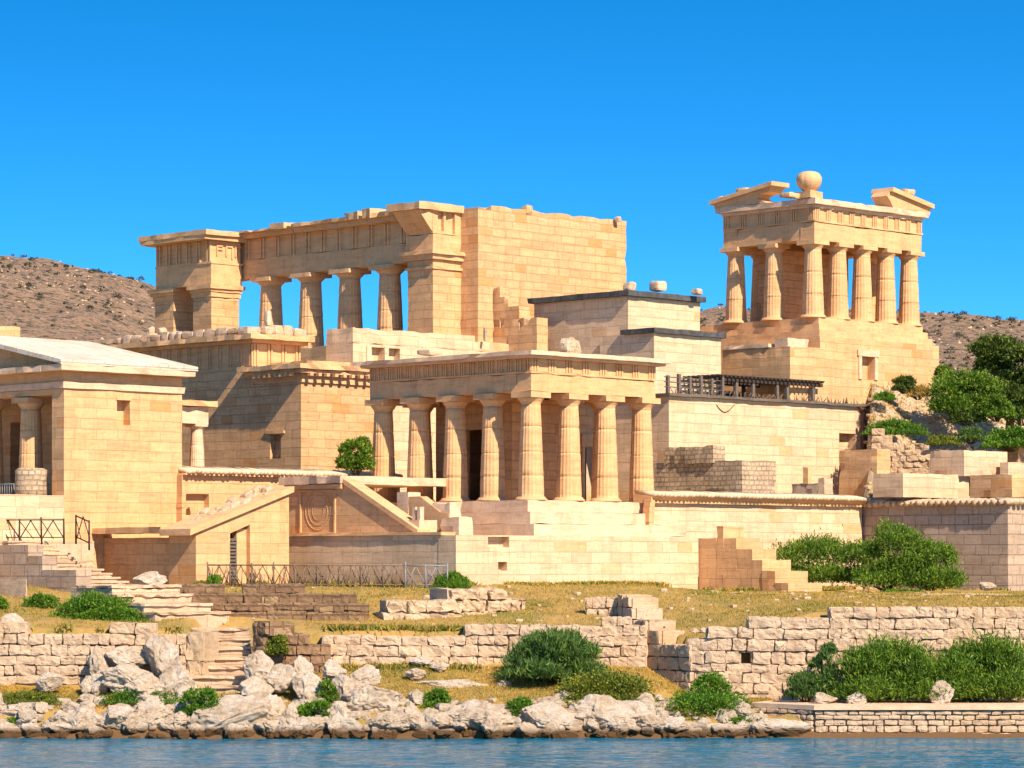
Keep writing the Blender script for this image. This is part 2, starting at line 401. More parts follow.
# ------------------------------------------------------------------ terrain
def sstep(a, b, x): t = np.clip((x - a) / (b - a), 0, 1); return t * t * (3 - 2 * t)
WALL_X = [-60, -13.6, -13.2, -10.6, -10.2, 5.2, 5.75, 7.5, 8.0, 60]
WALL_Y = [125.5, 125.5, 127.4, 127.4, 128.1, 128.1, 129.2, 126.7, 126.1, 125.9]
EDGE_X = [-60, -21, -10, 5, 8, 10, 13.2, 21, 60]
EDGE_Z = [4.3, 4.3, 4.1, 4.1, 3.75, 4.3, 4.95, 5.05, 5.05]
def gz(X, Y):
    X = np.asarray(X, float); Y = np.asarray(Y, float)
    U = (X + Y) * c45; V = (Y - X) * c45
    yw = np.interp(X, WALL_X, WALL_Y); e = np.interp(X, EDGE_X, EDGE_Z)
    right = sstep(5.2, 8.5, X)
    low = np.interp(Y, [100, 119.5, 121.2, 122.6, 128.5], [-2.2, -1.2, .02, 1.15, 2.85])
    lowr = np.interp(Y, [100, 119.5, 121.2, 122.4, 126.5], [-2.2, -1.2, .02, .75, 1.5])
    low = low * (1 - right) + lowr * right
    q = sstep(10.6, 12.0, X) * sstep(121.6, 122.4, Y); low = low * (1 - q) + 1.2 * q     # level behind the quay
    pl = np.interp(X, [6, 10.5], [5.95, 5.55])
    ter = e + (pl - e) * np.clip((Y - yw - .4) / (143 - yw - .4), 0, 1) ** .9
    # the stairway cut between the two sea walls
    cut = sstep(-13.9, -13.3, X) * (1 - sstep(-10.6, -10.1, X)) * (1 - sstep(130.5, 132.5, Y))
    ter = ter * (1 - cut) + np.interp(Y, [123.5, 131], [1.4, 3.9]) * cut
    st = sstep(yw + .3, yw + .75, Y); z = np.minimum(low, ter) * (1 - st) + ter * st
    # upper terrace held by the tile-topped walls, and the hillside to the right of it
    up = np.maximum(sstep(105.35, 105.75, V) * sstep(115.5, 116.2, U), sstep(132.95, 133.35, U) * sstep(95.4, 95.8, V))
    hill = 10.3 + np.clip((V - 104.3) / 9.4, 0, 1.05) * 7.6 * np.maximum(sstep(.1168, .1195, X / np.maximum(Y, 1)), sstep(118, 120, V)) * sstep(122, 128, U)
    z = z * (1 - up) + np.maximum(hill, z) * up
    far = sstep(188, 215, Y); z = z * (1 - far) + np.maximum(z, 15.0) * far
    return z
def gzs(X, Y): return float(gz(X, Y))
def ground_at(px, py, y0=119.0, y1=200.0):
    Y = y0
    while Y < y1:
        if HY - (gzs(wx(px, Y), Y) - H) * F / Y <= py: return Y
        Y += .05
    return y1

def grid_mesh(name, xs, ys, zf, mat, smooth=True):
    X, Y = np.meshgrid(xs, ys); Z = zf(X, Y)
    n, m_ = len(ys), len(xs)
    co = np.stack([X, Y, Z], -1).reshape(-1, 3)
    i = np.arange((n - 1) * (m_ - 1)); a = (i // (m_ - 1)) * m_ + i % (m_ - 1)
    fc = np.stack([a, a + 1, a + 1 + m_, a + m_], -1)
    me = bpy.data.meshes.new(name); me.vertices.add(len(co)); me.vertices.foreach_set('co', co.ravel().astype(np.float32))
    me.loops.add(fc.size); me.loops.foreach_set('vertex_index', fc.ravel().astype(np.int32))
    me.polygons.add(len(fc)); me.polygons.foreach_set('loop_start', np.arange(0, fc.size, 4, dtype=np.int32))
    me.polygons.foreach_set('loop_total', np.full(len(fc), 4, dtype=np.int32))
    me.polygons.foreach_set('use_smooth', np.full(len(fc), smooth)); me.update(); me.validate()
    me.materials.append(mat); o = bpy.data.objects.new(name, me); C.objects.link(o); return o
def vnoise(X, Y, sc, seed, oct=3):
    """value noise on arrays"""
    out = np.zeros_like(X); amp = 1.0; tot = 0
    r = np.random.default_rng(seed); T = r.random((256, 256))
    for k in range(oct):
        x = X * sc * 2 ** k + 17 * k; y = Y * sc * 2 ** k + 31 * k
        xi = np.floor(x).astype(int); yi = np.floor(y).astype(int); fx = x - xi; fy = y - yi
        fx = fx * fx * (3 - 2 * fx); fy = fy * fy * (3 - 2 * fy)
        g = lambda a, b: T[a % 256, b % 256]
        out += amp * ((g(xi, yi) * (1 - fx) + g(xi + 1, yi) * fx) * (1 - fy) + (g(xi, yi + 1) * (1 - fx) + g(xi + 1, yi + 1) * fx) * fy - .5)
        tot += amp; amp *= .5
    return out / tot * 2
def spread(core, lim, n):
    """core spacing, then growing out to +-lim"""
    g = np.geomspace(1, 1 + lim - core[-1], n)[1:] - 1
    g2 = np.geomspace(1, 1 + lim + core[0], n)[1:] - 1
    return np.concatenate([(core[0] - g2)[::-1], core, core[-1] + g])
xs = spread(np.arange(-44, 44.01, .36), 4500, 26)
ys = np.concatenate([[60, 90, 105, 112, 116], np.arange(118, 205, .36), 205 + np.geomspace(1, 5500, 26)])
def gfun(X, Y):
    z = gz(X, Y); near = (Y < 230)
    slope = sstep(11.5, 13, z)
    z = z + near * (vnoise(X, Y, .55, 3) * .10 + vnoise(X, Y, 1.3, 5) * .04) + near * slope * (vnoise(X, Y, .45, 8) * .5 + vnoise(X, Y, 1.4, 9, 2) * .25)
    return z
tag(grid_mesh('ground', xs, ys, gfun, M['ground']), kind='structure')

# path along the foot of the buildings, following the ground 4 mm above it
P0, P1_ = -2.0, 40.0
def path_patch():
    xs_ = np.arange(P0, P1_, .36); v = []; f = []
    for i, x in enumerate(xs_):
        c = 146.3 + .5 * math.sin(x * .3) - max(0, x - 8) * .30
        c = max(c, 139.5)
        wdt = .75 * min(1, (x - P0) / 6 + .1)
        for k in range(5):
            yy = c + (k / 2 - 1) * wdt * (1 + .15 * math.sin(x * 2.1 + k))
            v.append((x, yy, float(gfun(np.array([x]), np.array([yy]))[0]) + .03))
        if i: f += [[(i - 1) * 5 + k, i * 5 + k, i * 5 + k + 1, (i - 1) * 5 + k + 1] for k in range(4)]
    me = bpy.data.meshes.new('path'); me.from_pydata(v, [], f); me.materials.append(M['path'])
    o = bpy.data.objects.new('path', me); C.objects.link(o); tag(o, kind='structure')
path_patch()

RIDGE_PX = [-500, -200, 0, 62, 100, 150, 190, 245, 320, 420, 600, 690, 720, 930, 960, 990, 1024, 1300, 1700]
RIDGE_PY = [300, 262, 261, 266, 275, 285, 303, 345, 372, 380, 350, 318, 314, 319, 321, 325, 330, 350, 380]
def hfun(X, Y):
    px = CX + F * X / 620.0
    rz_ = H + (HY - np.interp(px, RIDGE_PX, RIDGE_PY)) * 620 / F
    t = sstep(330, 620, Y); b = 1 - sstep(640, 1100, Y) * .7
    z = 13 + (rz_ - 13) * t ** 1.15 * b
    return z + t * (vnoise(X, Y, .02, 21, 4) * 3.2 * (1 - np.exp(-((Y - 620) / 60) ** 2)) + vnoise(X, Y, .12, 22, 4) * 1.1)
hx = np.concatenate([np.linspace(-420, -125, 60), np.arange(-122, 130, 1.4), np.linspace(132, 420, 60)])
hy = np.concatenate([np.linspace(300, 420, 30), np.arange(422, 650, 1.6), np.linspace(655, 1200, 40)])
tag(grid_mesh('hills', hx, hy, hfun, M['hill']), kind='structure')

# ------------------------------------------------------------------ water with real ripples
def wfun(X, Y):
    return (vnoise(X, Y * 2.6, .55, 41, 3) * .065 + vnoise(X * .8, Y * 3.4, 1.5, 42, 3) * .018) * ((Y > 60) & (Y < 123))
wxs = spread(np.arange(-26, 26.01, .16), 4500, 18); wys = np.concatenate([[-400, -100, 0, 50, 80], np.arange(98, 122.6, .09)])
tag(grid_mesh('water', wxs, wys, wfun, M['water']), kind='structure')

# ------------------------------------------------------------------ doric order
def doric(root, mat, spots, z0, z1, r0, r1, abw, base=.18, drums=4, label=None):
    h = z1 - z0; ab = .055 * h; ech = .06 * h
    prof = []; zs0, zs1 = base, h - ab - ech
    if base: prof += [(r0 * 1.02, base - .02)]
    N = 26
    for i in range(N + 1):
        t = i / N; r = r0 + (r1 - r0) * (t ** 1.25)
        prof.append((r, zs0 + (zs1 - zs0) * t))
    for d in range(1, drums):
        zz = zs0 + (zs1 - zs0) * (d / drums + .02 * math.sin(d * 5)); t = (zz - zs0) / (zs1 - zs0); r = r0 + (r1 - r0) * t ** 1.25
        prof += [(r, zz - .03), (r * .955, zz - .012), (r * .955, zz + .012), (r, zz + .03)]
    prof.sort(key=lambda p: p[1])
    m = MB(); m.lathe(0, 0, prof, 80, .055, 20, wob=.012)
    shaft = m.build('column', mat, root)
    m = MB(); m.lathe(0, 0, [(r1 * .99, zs1 - .02), (r1 * 1.04, zs1 + .03), (r1 * 1.02, zs1 + .06), (r1 * 1.2, zs1 + ech * .5), (abw * .47, zs1 + ech * .9), (abw * .48, zs1 + ech + .004)], 40, wob=.008)
    m.box(-abw / 2, abw / 2, -abw / 2, abw / 2, h - ab, h - .003, .4, .012, .05)
    m.build('capital', mat, shaft)
    if base:
        m = MB(); m.lathe(0, 0, [(r0 * 1.28, 0), (r0 * 1.27, .06), (r0 * 1.14, .1), (r0 * 1.08, base)], 40, wob=.01); m.build('base', mat, shaft)
    for i, (x, y) in enumerate(spots):
        if i == 0: shaft.location = (x, y, z0)
        else:
            c = copy_part(shaft, root, (x, y, z0)); c.rotation_euler = (0, 0, .31 * i)
            for ch in c.children: ch.rotation_euler = (0, 0, -.31 * i)
def triglyphs(m, axis, a0, a1, face, z0, z1, pitch, wd=.5, out=.07, sub=3):
    n = max(1, int(round((a1 - a0) / pitch))); p = (a1 - a0 - wd) / n
    for i in range(n + 1):
        a = a0 + i * p; sw = wd / (sub * 1.45)
        for k in range(sub):
            s0 = a + k * (wd - sw) / (sub - 1)
            if axis == 'x': m.box(s0, s0 + sw, face - out, face + .05, z0, z1, 1, .008, .03)
            else: m.box(face - out, face + .05, s0, s0 + sw, z0, z1, 1, .008, .03)

# ------------------------------------------------------------------ central temple on its podium
f = Fr(456, 143, 5.95)
T = thing('temple', 'golden colonnaded temple with flat roof standing on the stepped podium in the centre', 'temple', f)
xe, ye, zt = f.r(698), f.l(286), f.z(535)
m = MB()
op = [(f.r(488), f.r(509), f.z(547, 2, 0), zt - .06), (f.r(498), f.r(507), f.z(571, 2, 0), f.z(562, 2, 0))]
m.wall('x', 0, xe, 0, 1.2, -1, zt, op, .45); m.box(.02, xe, 1.2, ye, -1, zt - .003, chip=0); m.build('podium', M['cream'], T)
m = MB(); m.box(-.1, .9, .95, ye + .05, zt + .003, zt + .16, 1); m.build('coping', M['plain'], T)
sx, sy = f.loc(528, 150.0)
zs = f.z(500, sx, sy); rise = (zs - zt) / 3
m = MB()
xr = sx + 9.7
for i, (ox, oy, er) in enumerate([(.95, 1.35, .75), (.6, .75, .5), (.25, .25, 0)]):
    m.box(sx - ox, xr + er, sy - oy, sy + 13.2, zt + rise * i + .003 * i, zt + rise * (i + 1), .8, .02, .07, seed=i * 3.3)
m.build('steps', M['plain_cream'], T)
cx, cy = f.loc(531, 150.9); SP = 2.74
X3, Y4 = cx + 3 * SP, cy + 4 * SP
zc = f.z(392, cx, cy); za = f.z(374, cx, cy); zf = f.z(359, cx, cy); zr = f.z(352, cx, cy)
spots = [(cx + i * SP, cy) for i in range(4)] + [(cx, cy + j * SP) for j in range(1, 5)] + [(X3, cy + j * SP) for j in range(1, 5)] + [(cx + i * SP, Y4) for i in (1, 2)]
doric(T, M['plain'], spots, zs + .003, zc, .66, .49, 1.42)
m = MB(); o_ = .52
m.box(cx - o_, X3 + o_, cy - o_, cy + o_, zc + .003, za, .7); m.box(cx - o_, X3 + o_, Y4 - o_, Y4 + o_, zc + .003, za, .7)
m.box(cx - o_, cx + o_, cy + o_, Y4 - o_, zc + .003, za, .7); m.box(X3 - o_, X3 + o_, cy + o_, Y4 - o_, zc + .003, za, .7)
m.build('architrave', M['plain'], T)
m = MB(); m.box(cx - o_ - .07, X3 + o_ + .07, cy - o_ - .07, Y4 + o_ + .07, za + .003, za + .1, .6, .015, .06)
m.box(cx - o_ + .04, X3 + o_ - .04, cy - o_ + .04, Y4 + o_ - .04, za + .1, zf, 1, .01, 0)
triglyphs(m, 'x', cx - o_ + .02, X3 + o_ - .02, cy - o_ + .04, za + .1, zf - .02, SP / 2, .5)
triglyphs(m, 'y', cy - o_ + .02, Y4 + o_ - .02, cx - o_ + .04, za + .1, zf - .02, SP / 4, .42)
m.build('frieze', M['plain'], T)
m = MB(); q = 1.15
m.box(cx - q + .25, X3 + q - .25, cy - q + .25, Y4 + q - .25, zf + .003, zf + .14, .8); m.box(cx - q, X3 + q, cy - q, Y4 + q, zf + .14, zr, .6, .025, .12)
m.build('cornice', M['plain_cream'], T)
# inner chamber with its doors
ax, ay = cx + SP * 1.3, cy + SP * 1.8
bx_, by_ = X3 - .9, cy + SP * 3.72
m = MB()
d0 = f.r(584, ay); d1 = f.r(600, ay)
m.wall('x', ax, X3 + .2, ay, ay + .5, zs + .003, zc + .02, [(d0, d1, zs + .003, zs + 3.1)], .5)
e0, e1 = f.l(486, ax), f.l(463, ax)
m.wall('y', ay + .5, by_, ax, ax + .5, zs + .003, zc + .02, [(e0, e1, zs + .003, zs + 3.9)], .5)
m.box(ax, X3 + .2, by_, by_ + .5, zs + .003, zc + .02, chip=0); m.box(X3 - .3, X3 + .2, ay + .5, by_, zs + .003, zc + .02, chip=0)
ch = m.build('chamber_wall', M['upper'], T)
m = MB()
for a in (d0 - .2, d1): m.box(a, a + .2, ay - .1, ay + .25, zs + .003, zs + 3.1, chip=0)
m.box(d0 - .3, d1 + .3, ay - .12, ay + .25, zs + 3.103, zs + 3.75, chip=.04)
m.build('door_frame', M['plain'], ch)
m = MB(); m.box(d0 + .05, (d0 + d1) / 2 - .1, ay + .32, ay + .4, zs + .01, zs + 3.05, chip=0); m.build('door_leaf', M['darkwood'], ch)
m = MB(); m.box(cx - .3, X3 + .3, cy - .3, Y4 + .3, za - .25, za - .01, 2, 0, 0); m.build('ceiling', M['plain'], T)

# ------------------------------------------------------------------ stair parapet with the carved panel, on the podium
bz = 5.95 + zt
g = Fr(456, 143, bz)
W = thing('stair_parapet', 'sloping stone parapet wall with carved oval panel and flat slab on top', 'parapet wall', g)
a0 = .55; y1, y2, y3 = g.l(418, a0), g.l(345, a0), g.l(286, a0) - .1
zt2 = g.z(484, a0, y2)
m = MB(); m.prism([(y1, 0.003), (y3, 0.003), (y3, zt2), (y2, zt2)], 'x', a0, a0 + .6, .012)
wl = m.build('wall', M['gold'], W)
m = MB(); th = .26
dx = y2 - y1; k = zt2 / dx
m.prism([(y1 - .1, .02), (y1 - .1, .02 + th), (y2, zt2 + th), (y2, zt2 + .003)], 'x', a0 - .12, a0 + .75, .015)
m.build('sloped_coping', M['plain'], W)
m = MB(); m.box(a0 - .35, g.r(455, y2), y2 - .02, y3 + .25, zt2 + .006, zt2 + .42, .6, .03, .12)
m.build('slab', M['plain_cream'], W)
m = MB(); m.box(a0 - .2, a0 + .8, y2 + .1, y3, zt2 - .22, zt2 + .003, .6, .02, .05); m.build('slab_moulding', M['plain'], W)
m = MB(); yc, zc_ = (g.l(318, a0)), zt2 * .5
seg = 40
for (ra, rb, out, dd) in ((.95, .98, .09, .10), (.72, .74, .07, .07), (.42, .5, .06, .05)):
    for s_ in range(seg):
        t0, t1 = 2 * math.pi * s_ / seg, 2 * math.pi * (s_ + 1) / seg
        m.tube((a0 - .01, yc + ra * math.cos(t0), zc_ + rb * math.sin(t0)), (a0 - .01, yc + ra * math.cos(t1), zc_ + rb * math.sin(t1)), out * .17, None, 5)
for sgn in (-1, 1):
    m.box(a0 - .07, a0 + .02, yc + sgn * 1.3 - .05, yc + sgn * 1.3 + .05, .15, zt2 - .3, .4, .006, .02)
for zz in (.12, zt2 - .36): m.box(a0 - .07, a0 + .02, yc - 1.3, yc + 1.3, zz, zz + .09, .4, .006, .02)
m.build('carved_panel', M['plain'], W)
def mass(label, cat, name, fr, x0, x1, y0, y1, z0, z1, mat, **k):
    o = MB().box(x0, x1, y0, y1, z0, z1, **k).build(name, mat, None, (fr.X, fr.Y, fr.z0), R(45)); return tag(o, label, cat, k.get('group'))
# recess wall, small parapet and blocks between the parapet and the temple steps
A = thing('stair_blocks', 'broken stepped blocks of the stairway left of the temple steps', 'stone steps', g)
m = MB()
def pxbox(mb, fr, pxl, pxc, pxr, D, yt, yb, **k):
    """box whose near edge is at column pxc and depth D, left face reaching pxl and right face pxr"""
    ff = Fr(pxc, D, fr.z0); lx, ly = fr.loc(pxc, D)
    X_, Y_ = ff.r(pxr), ff.l(pxl)
    mb.box(lx, lx + X_, ly, ly + Y_, ff.z(yb), ff.z(yt), **k)
pxbox(m, g, 433, 450, 462, 146.6, 502, 535, step=.4, jit=.03, chip=.1)
pxbox(m, g, 440, 459, 473, 145.4, 517, 535.2, step=.4, jit=.03, chip=.1)
m.build('block', M['plain_cream'], A)
m = MB(); pxbox(m, g, 397, 408, 421, 148.6, 492, 533, step=.5); m.build('pier', M['plain_cream'], A)
m = MB(); lx, ly = g.loc(421, 148.8)
yA = Fr(449, 146.4, bz); la, lb = g.loc(449, 146.6)
m.prism([(lb, 0), (ly + .4, 0), (ly + .4, 1.95), (ly - .5, 1.95), (lb + .6, 1.15), (lb, 1.1)], 'x', la, la + .5, .02)
m.build('low_parapet', M['plain'], A)
m = MB()
for i, px in enumerate((415, 420)): pxbox(m, g, px - 3, px, px + 4, 146.2 - i * .3, 507, 521, step=.3, jit=.03)
m.build('post_stub', M['plain_cream'], A)
m = MB(); pxbox(m, g, 404, 419, 437, 145.8, 520, 535, step=.4, jit=.03); m.build('plinth', M['plain_cream'], A)

# ------------------------------------------------------------------ ramp-roofed wing in front of the podium's left end
f = Fr(196, 144.5, 5.95)
W = thing('stair_wing', 'low stone wing with sloped coping rising right and a slatted window', 'building wing', f)
yl, xr_ = f.l(95), f.r(289)
z0_, z1_ = f.z(533), f.z(492, xr_, 0)
m = MB()
w0, w1 = f.r(230), f.r(250)
zz = lambda x: z0_ + (z1_ - z0_) * x / xr_
# right face in strips so the slatted opening is a true recess
for a, b in ((0, w0), (w1, xr_)): m.prism([(a, -1), (b, -1), (b, zz(b)), (a, zz(a))], 'y', 0, .6)
m.prism([(0, -1), (xr_, -1), (xr_, z1_), (0, z0_)], 'y', 1.25, 2.1)
m.box(.3, xr_, 2.1, yl - .3, -1, z0_ - .2, chip=0)
m.box(.01, .6, .6, 1.25, -1, z0_ + .1, chip=0); m.box(0.004, .3, yl - .3, yl, -1, z0_ - .004, chip=0)
m.build('wall', M['gold'], W)
m = MB(); m.prism([(w0, zz(w0) - .75), (w1, zz(w1) - .75), (w1, zz(w1)), (w0, zz(w0))], 'y', .003, .6); m.build('lintel', M['plain'], W)
m = MB()
for i in range(13): m.box(w0 + .02, w0 + .62, .22, .34, .15 + i * .17, .26 + i * .17, 1, 0, 0)
m.build('slatted_window', M['wood'], W)
m = MB(); m.box(w0 + .62, w1 - .02, .25, .6, -.5, zz(w0) - .5, chip=0); m.build('door_jamb', M['plain'], W)
m = MB(); m.prism([(-.5, z0_ + .003 - .12), (xr_ + .15, z1_ + .003), (xr_ + .15, z1_ + .28), (-.5, z0_ + .2)], 'y', -.22, 2.2, .03); m.build('sloped_coping', M['plain'], W)
m = MB(); m.box(-.4, .8, 2.203, yl + .2, z0_ + .003, z0_ + .3, .5, .025, .08); m.build('flat_coping', M['plain'], W)
m = MB()
x = 1.0
while x < xr_ - .2:
    s_ = random.uniform(.08, .24); m.rough((x, random.uniform(.5, 1.9), zz(x) + .26 + s_ * .3), (s_, 0, s_ * .5), (0, s_, 0), (0, 0, s_ * .6), amp=.07, rnd=.5); x += random.uniform(.1, .3)
m.build('rubble_topping', M['limeblock'], W)

# ------------------------------------------------------------------ left temple
f = Fr(64, 148.5, 5.95)
L = thing('temple', 'plain block-walled temple with pale sloping roof and dark porch at the left edge', 'temple', f)
xr_ = f.r(182); wv = 16.7
ztop = f.z(388); zfl = f.z(495, -2, .5); ze = f.z(371)
m = MB()
m.wall('x', 0, xr_, 0, .8, -1, ztop, [(f.r(117), f.r(130), f.z(424, 2, 0), f.z(399, 2, 0))], .55)
m.box(xr_ - .8, xr_, .8, wv, -1, ztop, chip=0)
m.box(0.003, .8, .8, 1.0, zfl, ztop - .003, chip=0)
m.box(0, .8, wv - 1, wv, zfl, ztop, chip=0)
m.wall('y', .8, wv - 1, 3.2, 3.8, zfl, ztop, [(7, 9, zfl, zfl + 4)], .6)
m.build('wall', M['gold'], L)
m = MB(); m.box(-.004, xr_ + .004, -.05, .75, f.z(399) + 0 * 1, ztop - .0, 1, 0, 0)
m = MB(); m.box(-.12, xr_ + .12, -.12, .9, ztop + .003, ztop + .32, .8, .015, .05); m.box(-.1, .9, .9, wv + .1, ztop + .003, ztop + .32, .8, .015, .05); m.build('string_course', M['plain_cream'], L)
m = MB(); m.box(0, xr_, 0, .8, ztop + .323, ze, 1, 0, 0); m.box(.003, .8, .8, wv, ztop + .323, ze, 1, 0, 0); m.build('frieze', M['plain'], L)
m = MB(); m.box(-.7, xr_ + .4, -.75, 1, ze + .003, ze + .3, .7, .02, .08); m.box(-.7, 1, 1.003, wv + .75, ze + .003, ze + .3, .7, .02, .08); m.build('cornice', M['plain_cream'], L)
zri = f.z(342, 8.2 / 2, wv / 2)
m = MB(); zr0 = ze + .303
m.prism([(-.75, zr0), (wv / 2, zri), (wv + .75, zr0), (wv + .75, zr0 + .22), (wv / 2, zri + .22), (-.75, zr0 + .22)], 'x', -.75, xr_ + .45, .0); m.build('roof', M['roof'], L)
m = MB(); m.prism([(-.1, zr0 + .0), (wv + .1, zr0), (wv / 2, zri - .05)], 'x', .05, .5); m.prism([(.8, zr0), (wv - .8, zr0), (wv / 2, zri - .05)], 'x', xr_ - .5, xr_ - .05)
m.build('pediment', M['plain'], L)
m = MB(); m.box(-9, -.003, 0, wv, -1, zfl - .003, .9); m.box(0.0, 3.2, .8, wv, zfl - .5, zfl, 1, 0, 0); m.build('platform', M['cream'], L)
cyl = f.l(31, .55); r_ = .56
doric(L, M['plain'], [(.55, cyl), (.55, cyl + 3.4), (.55, cyl + 6.8)], zfl + .003, f.z(398, .5, cyl), .64, .5, 1.4, base=0, drums=4)
m = MB(); m.box(.003, .8, 1.0, wv - 1, f.z(397, .5, cyl), ztop - .01, chip=0); m.build('lintel', M['plain'], L)
m = MB(); m.box(f.r(116), f.r(131), -.06, .1, f.z(399, 2, 0) + .003, f.z(396.5, 2, 0), 1, 0, 0); m.build('window_lintel', M['plain'], L)
m = MB(); lx, ly = f.loc(31, 148.9); m.lathe(lx, ly, [(.78, zfl + .01), (.8, zfl + .3), (.77, zfl + .9), (.78, zfl + 1.25), (.6, zfl + 1.36)], 28, wob=.05)
o = m.build('column_drum', M['rubble'], None, (f.X, f.Y, f.z0), R(45)); tag(o, 'squat rubble-faced drum wrapped round the foot of the porch column', 'stone drum')
m = MB(); m.box(f.r(1e-3 + 176), f.r(189), -.5, 0.4, f.z(507.5, xr_, 0), f.z(504.5, xr_, 0), .3); m.lathe(f.r(182), -.15, [(.12, f.z(510, xr_, 0)), (.3, f.z(507.6, xr_, 0))], 14)
m.build('stone_shelf', M['plain'], L)
for px, w_ in ((131, 12), (120, 0)):
    pass
# small railing on the porch
m = MB(); ry = f.l(8, -.6)
for i in range(10): m.tube((-.6, f.l(14, -.6) + i * .2, zfl), (-.6, f.l(14, -.6) + i * .2, zfl + .62), .025)
m.tube((-.6, f.l(14, -.6), zfl + .62), (-.6, f.l(14, -.6) + 1.9, zfl + .62), .03); m.tube((-.6, f.l(14, -.6), zfl + .1), (-.6, f.l(14, -.6) + 1.9, zfl + .1), .03)
tag(m.build('railing', M['metal'], None, (f.X, f.Y, f.z0), R(45)), 'small grey metal railing inside the dark porch of the left temple', 'railing')

# ------------------------------------------------------------------ tile-coped wall with doorway, right of the left temple
f = Fr(182, 153.2, 5.95)
G = thing('garden_wall', 'long golden wall with a tiled coping and a blocked doorway behind the stair wing', 'wall', f)
xr_ = f.r(400); zt_ = f.z(475)
m = MB(); m.wall('x', 0, xr_, 0, .9, -1, zt_, [(f.r(186), f.r(209), f.z(516, 1, 0), f.z(494, 1, 0))], .4); m.build('wall', M['gold'], G)
m = MB(); m.box(0, xr_, -.3, 1.2, zt_ + .003, zt_ + .12, .8); m.build('ledge', M['plain'], G)
def tiles(m, axis, a0, a1, b0, b1, z, h=.22, p=.3):
    n = int((a1 - a0) / p)
    for i in range(n):
        a = a0 + (i + .5) * p; zz_ = z + random.uniform(-.02, .03); rr = p * random.uniform(.36, .45)
        if axis == 'x': m.tube((a + random.uniform(-.03, .03), b0 - random.uniform(0, .08), zz_ - .03), (a, b1, zz_ + h), rr, rr * .85, 8)
        else: m.tube((b0 - random.uniform(0, .08), a + random.uniform(-.03, .03), zz_ - .03), (b1, a, zz_ + h), rr, rr * .85, 8)
m = MB(); tiles(m, 'x', .05, xr_, -.4, 1.1, zt_ + .2); m.build('tile_coping', M['tile'], G)

# porch in the corner between the left temple and the tall orange wall
f = Fr(209, 157, 11.6)
P = thing('porch', 'small flat-roofed porch with one slim column beside the left temple', 'porch', f)
zb = 0; zl = f.z(424); zt_ = f.z(407)
xl = f.r(160)
doric(P, M['plain_cream'], [(-.45, .45)], zb, zl, .42, .3, .85, base=.1, drums=3)
m = MB(); m.box(xl, 0.0, .05, 4, zl + .003, zt_, .7); m.build('lintel', M['plain_cream'], P)
m = MB(); m.box(xl, .35, -.3, 4.2, zt_ + .003, zt_ + .3, .6, .03, .1); m.build('cornice', M['plain'], P)
m = MB(); m.box(xl, .0, 3.4, 4, zb, zl, 1); m.box(xl, xl + .6, .3, 3.4, zb, zl, 1); m.build('wall', M['gold'], P)
m = MB(); m.box(xl, .3, -.2, 4, -3, -.003, 1); m.build('floor', M['gold'], P)

# ------------------------------------------------------------------ tall orange building below the colonnade
f = Fr(301, 166, 5.95)
D = thing('stone_building', 'tall orange block building with corner cornice and small blind window below the ruined colonnade', 'building', f)
zc = f.z(382); yb, yl = f.l(253), f.l(118)
m = MB(); wy0, wy1 = f.l(281), f.l(270)
m.wall('y', 0, yb + .01, 0, .7, -1, zc, [(wy0, wy1, f.z(458, 0, 1), f.z(434, 0, 1))], .35)
m.box(.7, 6.3, 0.003, yb, -1, zc, chip=0)
D1r = Fr(253, f.Y + c45 * yb, 0)
x1r = f.r(300, yb)
zc1 = f.z(366, 0, yb)
m.box(0, x1r, yb + .01, yl, -1, zc1, chip=0); m.build('wall', M['upper'], D)
m = MB(); m.box(-.1, .3, wy0 - .35, wy1 + .35, f.z(433, 0, 1), f.z(430, 0, 1), 1); m.build('window_lintel', M['plain'], D)
m = MB(); m.box(-.03, 6.3, -.12, .3, zc + .003, f.z(373), .8); m.box(-.03, .3, .303, yb, zc + .003, f.z(373), .8); m.build('string_course', M['plain'], D)
m = MB(); zz_ = f.z(373)
m.box(-.45, 6.6, -.5, yb + .4, zz_ + .003, zz_ + .22, .5, .03, .12); m.box(-.7, 6.7, -.75, yb + .6, zz_ + .22, zz_ + .5, .5, .04, .16)
for i in range(8): m.box(-.62, -.4, .1 + i * .45, .3 + i * .45, zz_ - .18, zz_ + .02, 1)
for i in range(9): m.box(.1 + i * .62, .34 + i * .62, -.66, -.4, zz_ - .16, zz_ + .02, 1)
m.build('cornice', M['plain'], D)
m = MB(); zf1 = f.z(343, 0, yb)
m.box(.02, x1r - .02, yb + .03, yl - .02, zc1 + .003, zf1, 1, .01, 0)
triglyphs(m, 'y', yb + .02, yl - .02, 0.02, zc1 + .01, zf1 - .02, .95, .26, .09, 2); triglyphs(m, 'x', .02, x1r, yb + .03, zc1 + .01, zf1 - .02, 1.0, .34, .09, 2)
m.build('frieze', M['plain'], D)
m = MB(); m.box(-.35, x1r + .3, yb - .35, yl + .35, zf1 + .003, zf1 + .2, .5, .03, .1); m.box(-.75, x1r + .5, yb - .75, yl + .75, zf1 + .2, zf1 + .5, .5, .04, .14); m.build('upper_cornice', M['plain'], D)
m = MB()
y = yb
while y < yl:
    b = random.uniform(.5, 1.1); m.rough((.1, y + b / 2, zf1 + .5 + .22), (.5, 0, 0), (0, b / 2 - .02, 0), (0, 0, random.uniform(.14, .34)), amp=.07); y += b
x = .6
while x < x1r:
    b = random.uniform(.5, 1.0); m.rough((x + b / 2, yb + .1, zf1 + .75), (b / 2, 0, 0), (0, .5, 0), (0, 0, random.uniform(.2, .42)), amp=.07); x += b
m.build('broken_parapet', M['limeblock'], D)
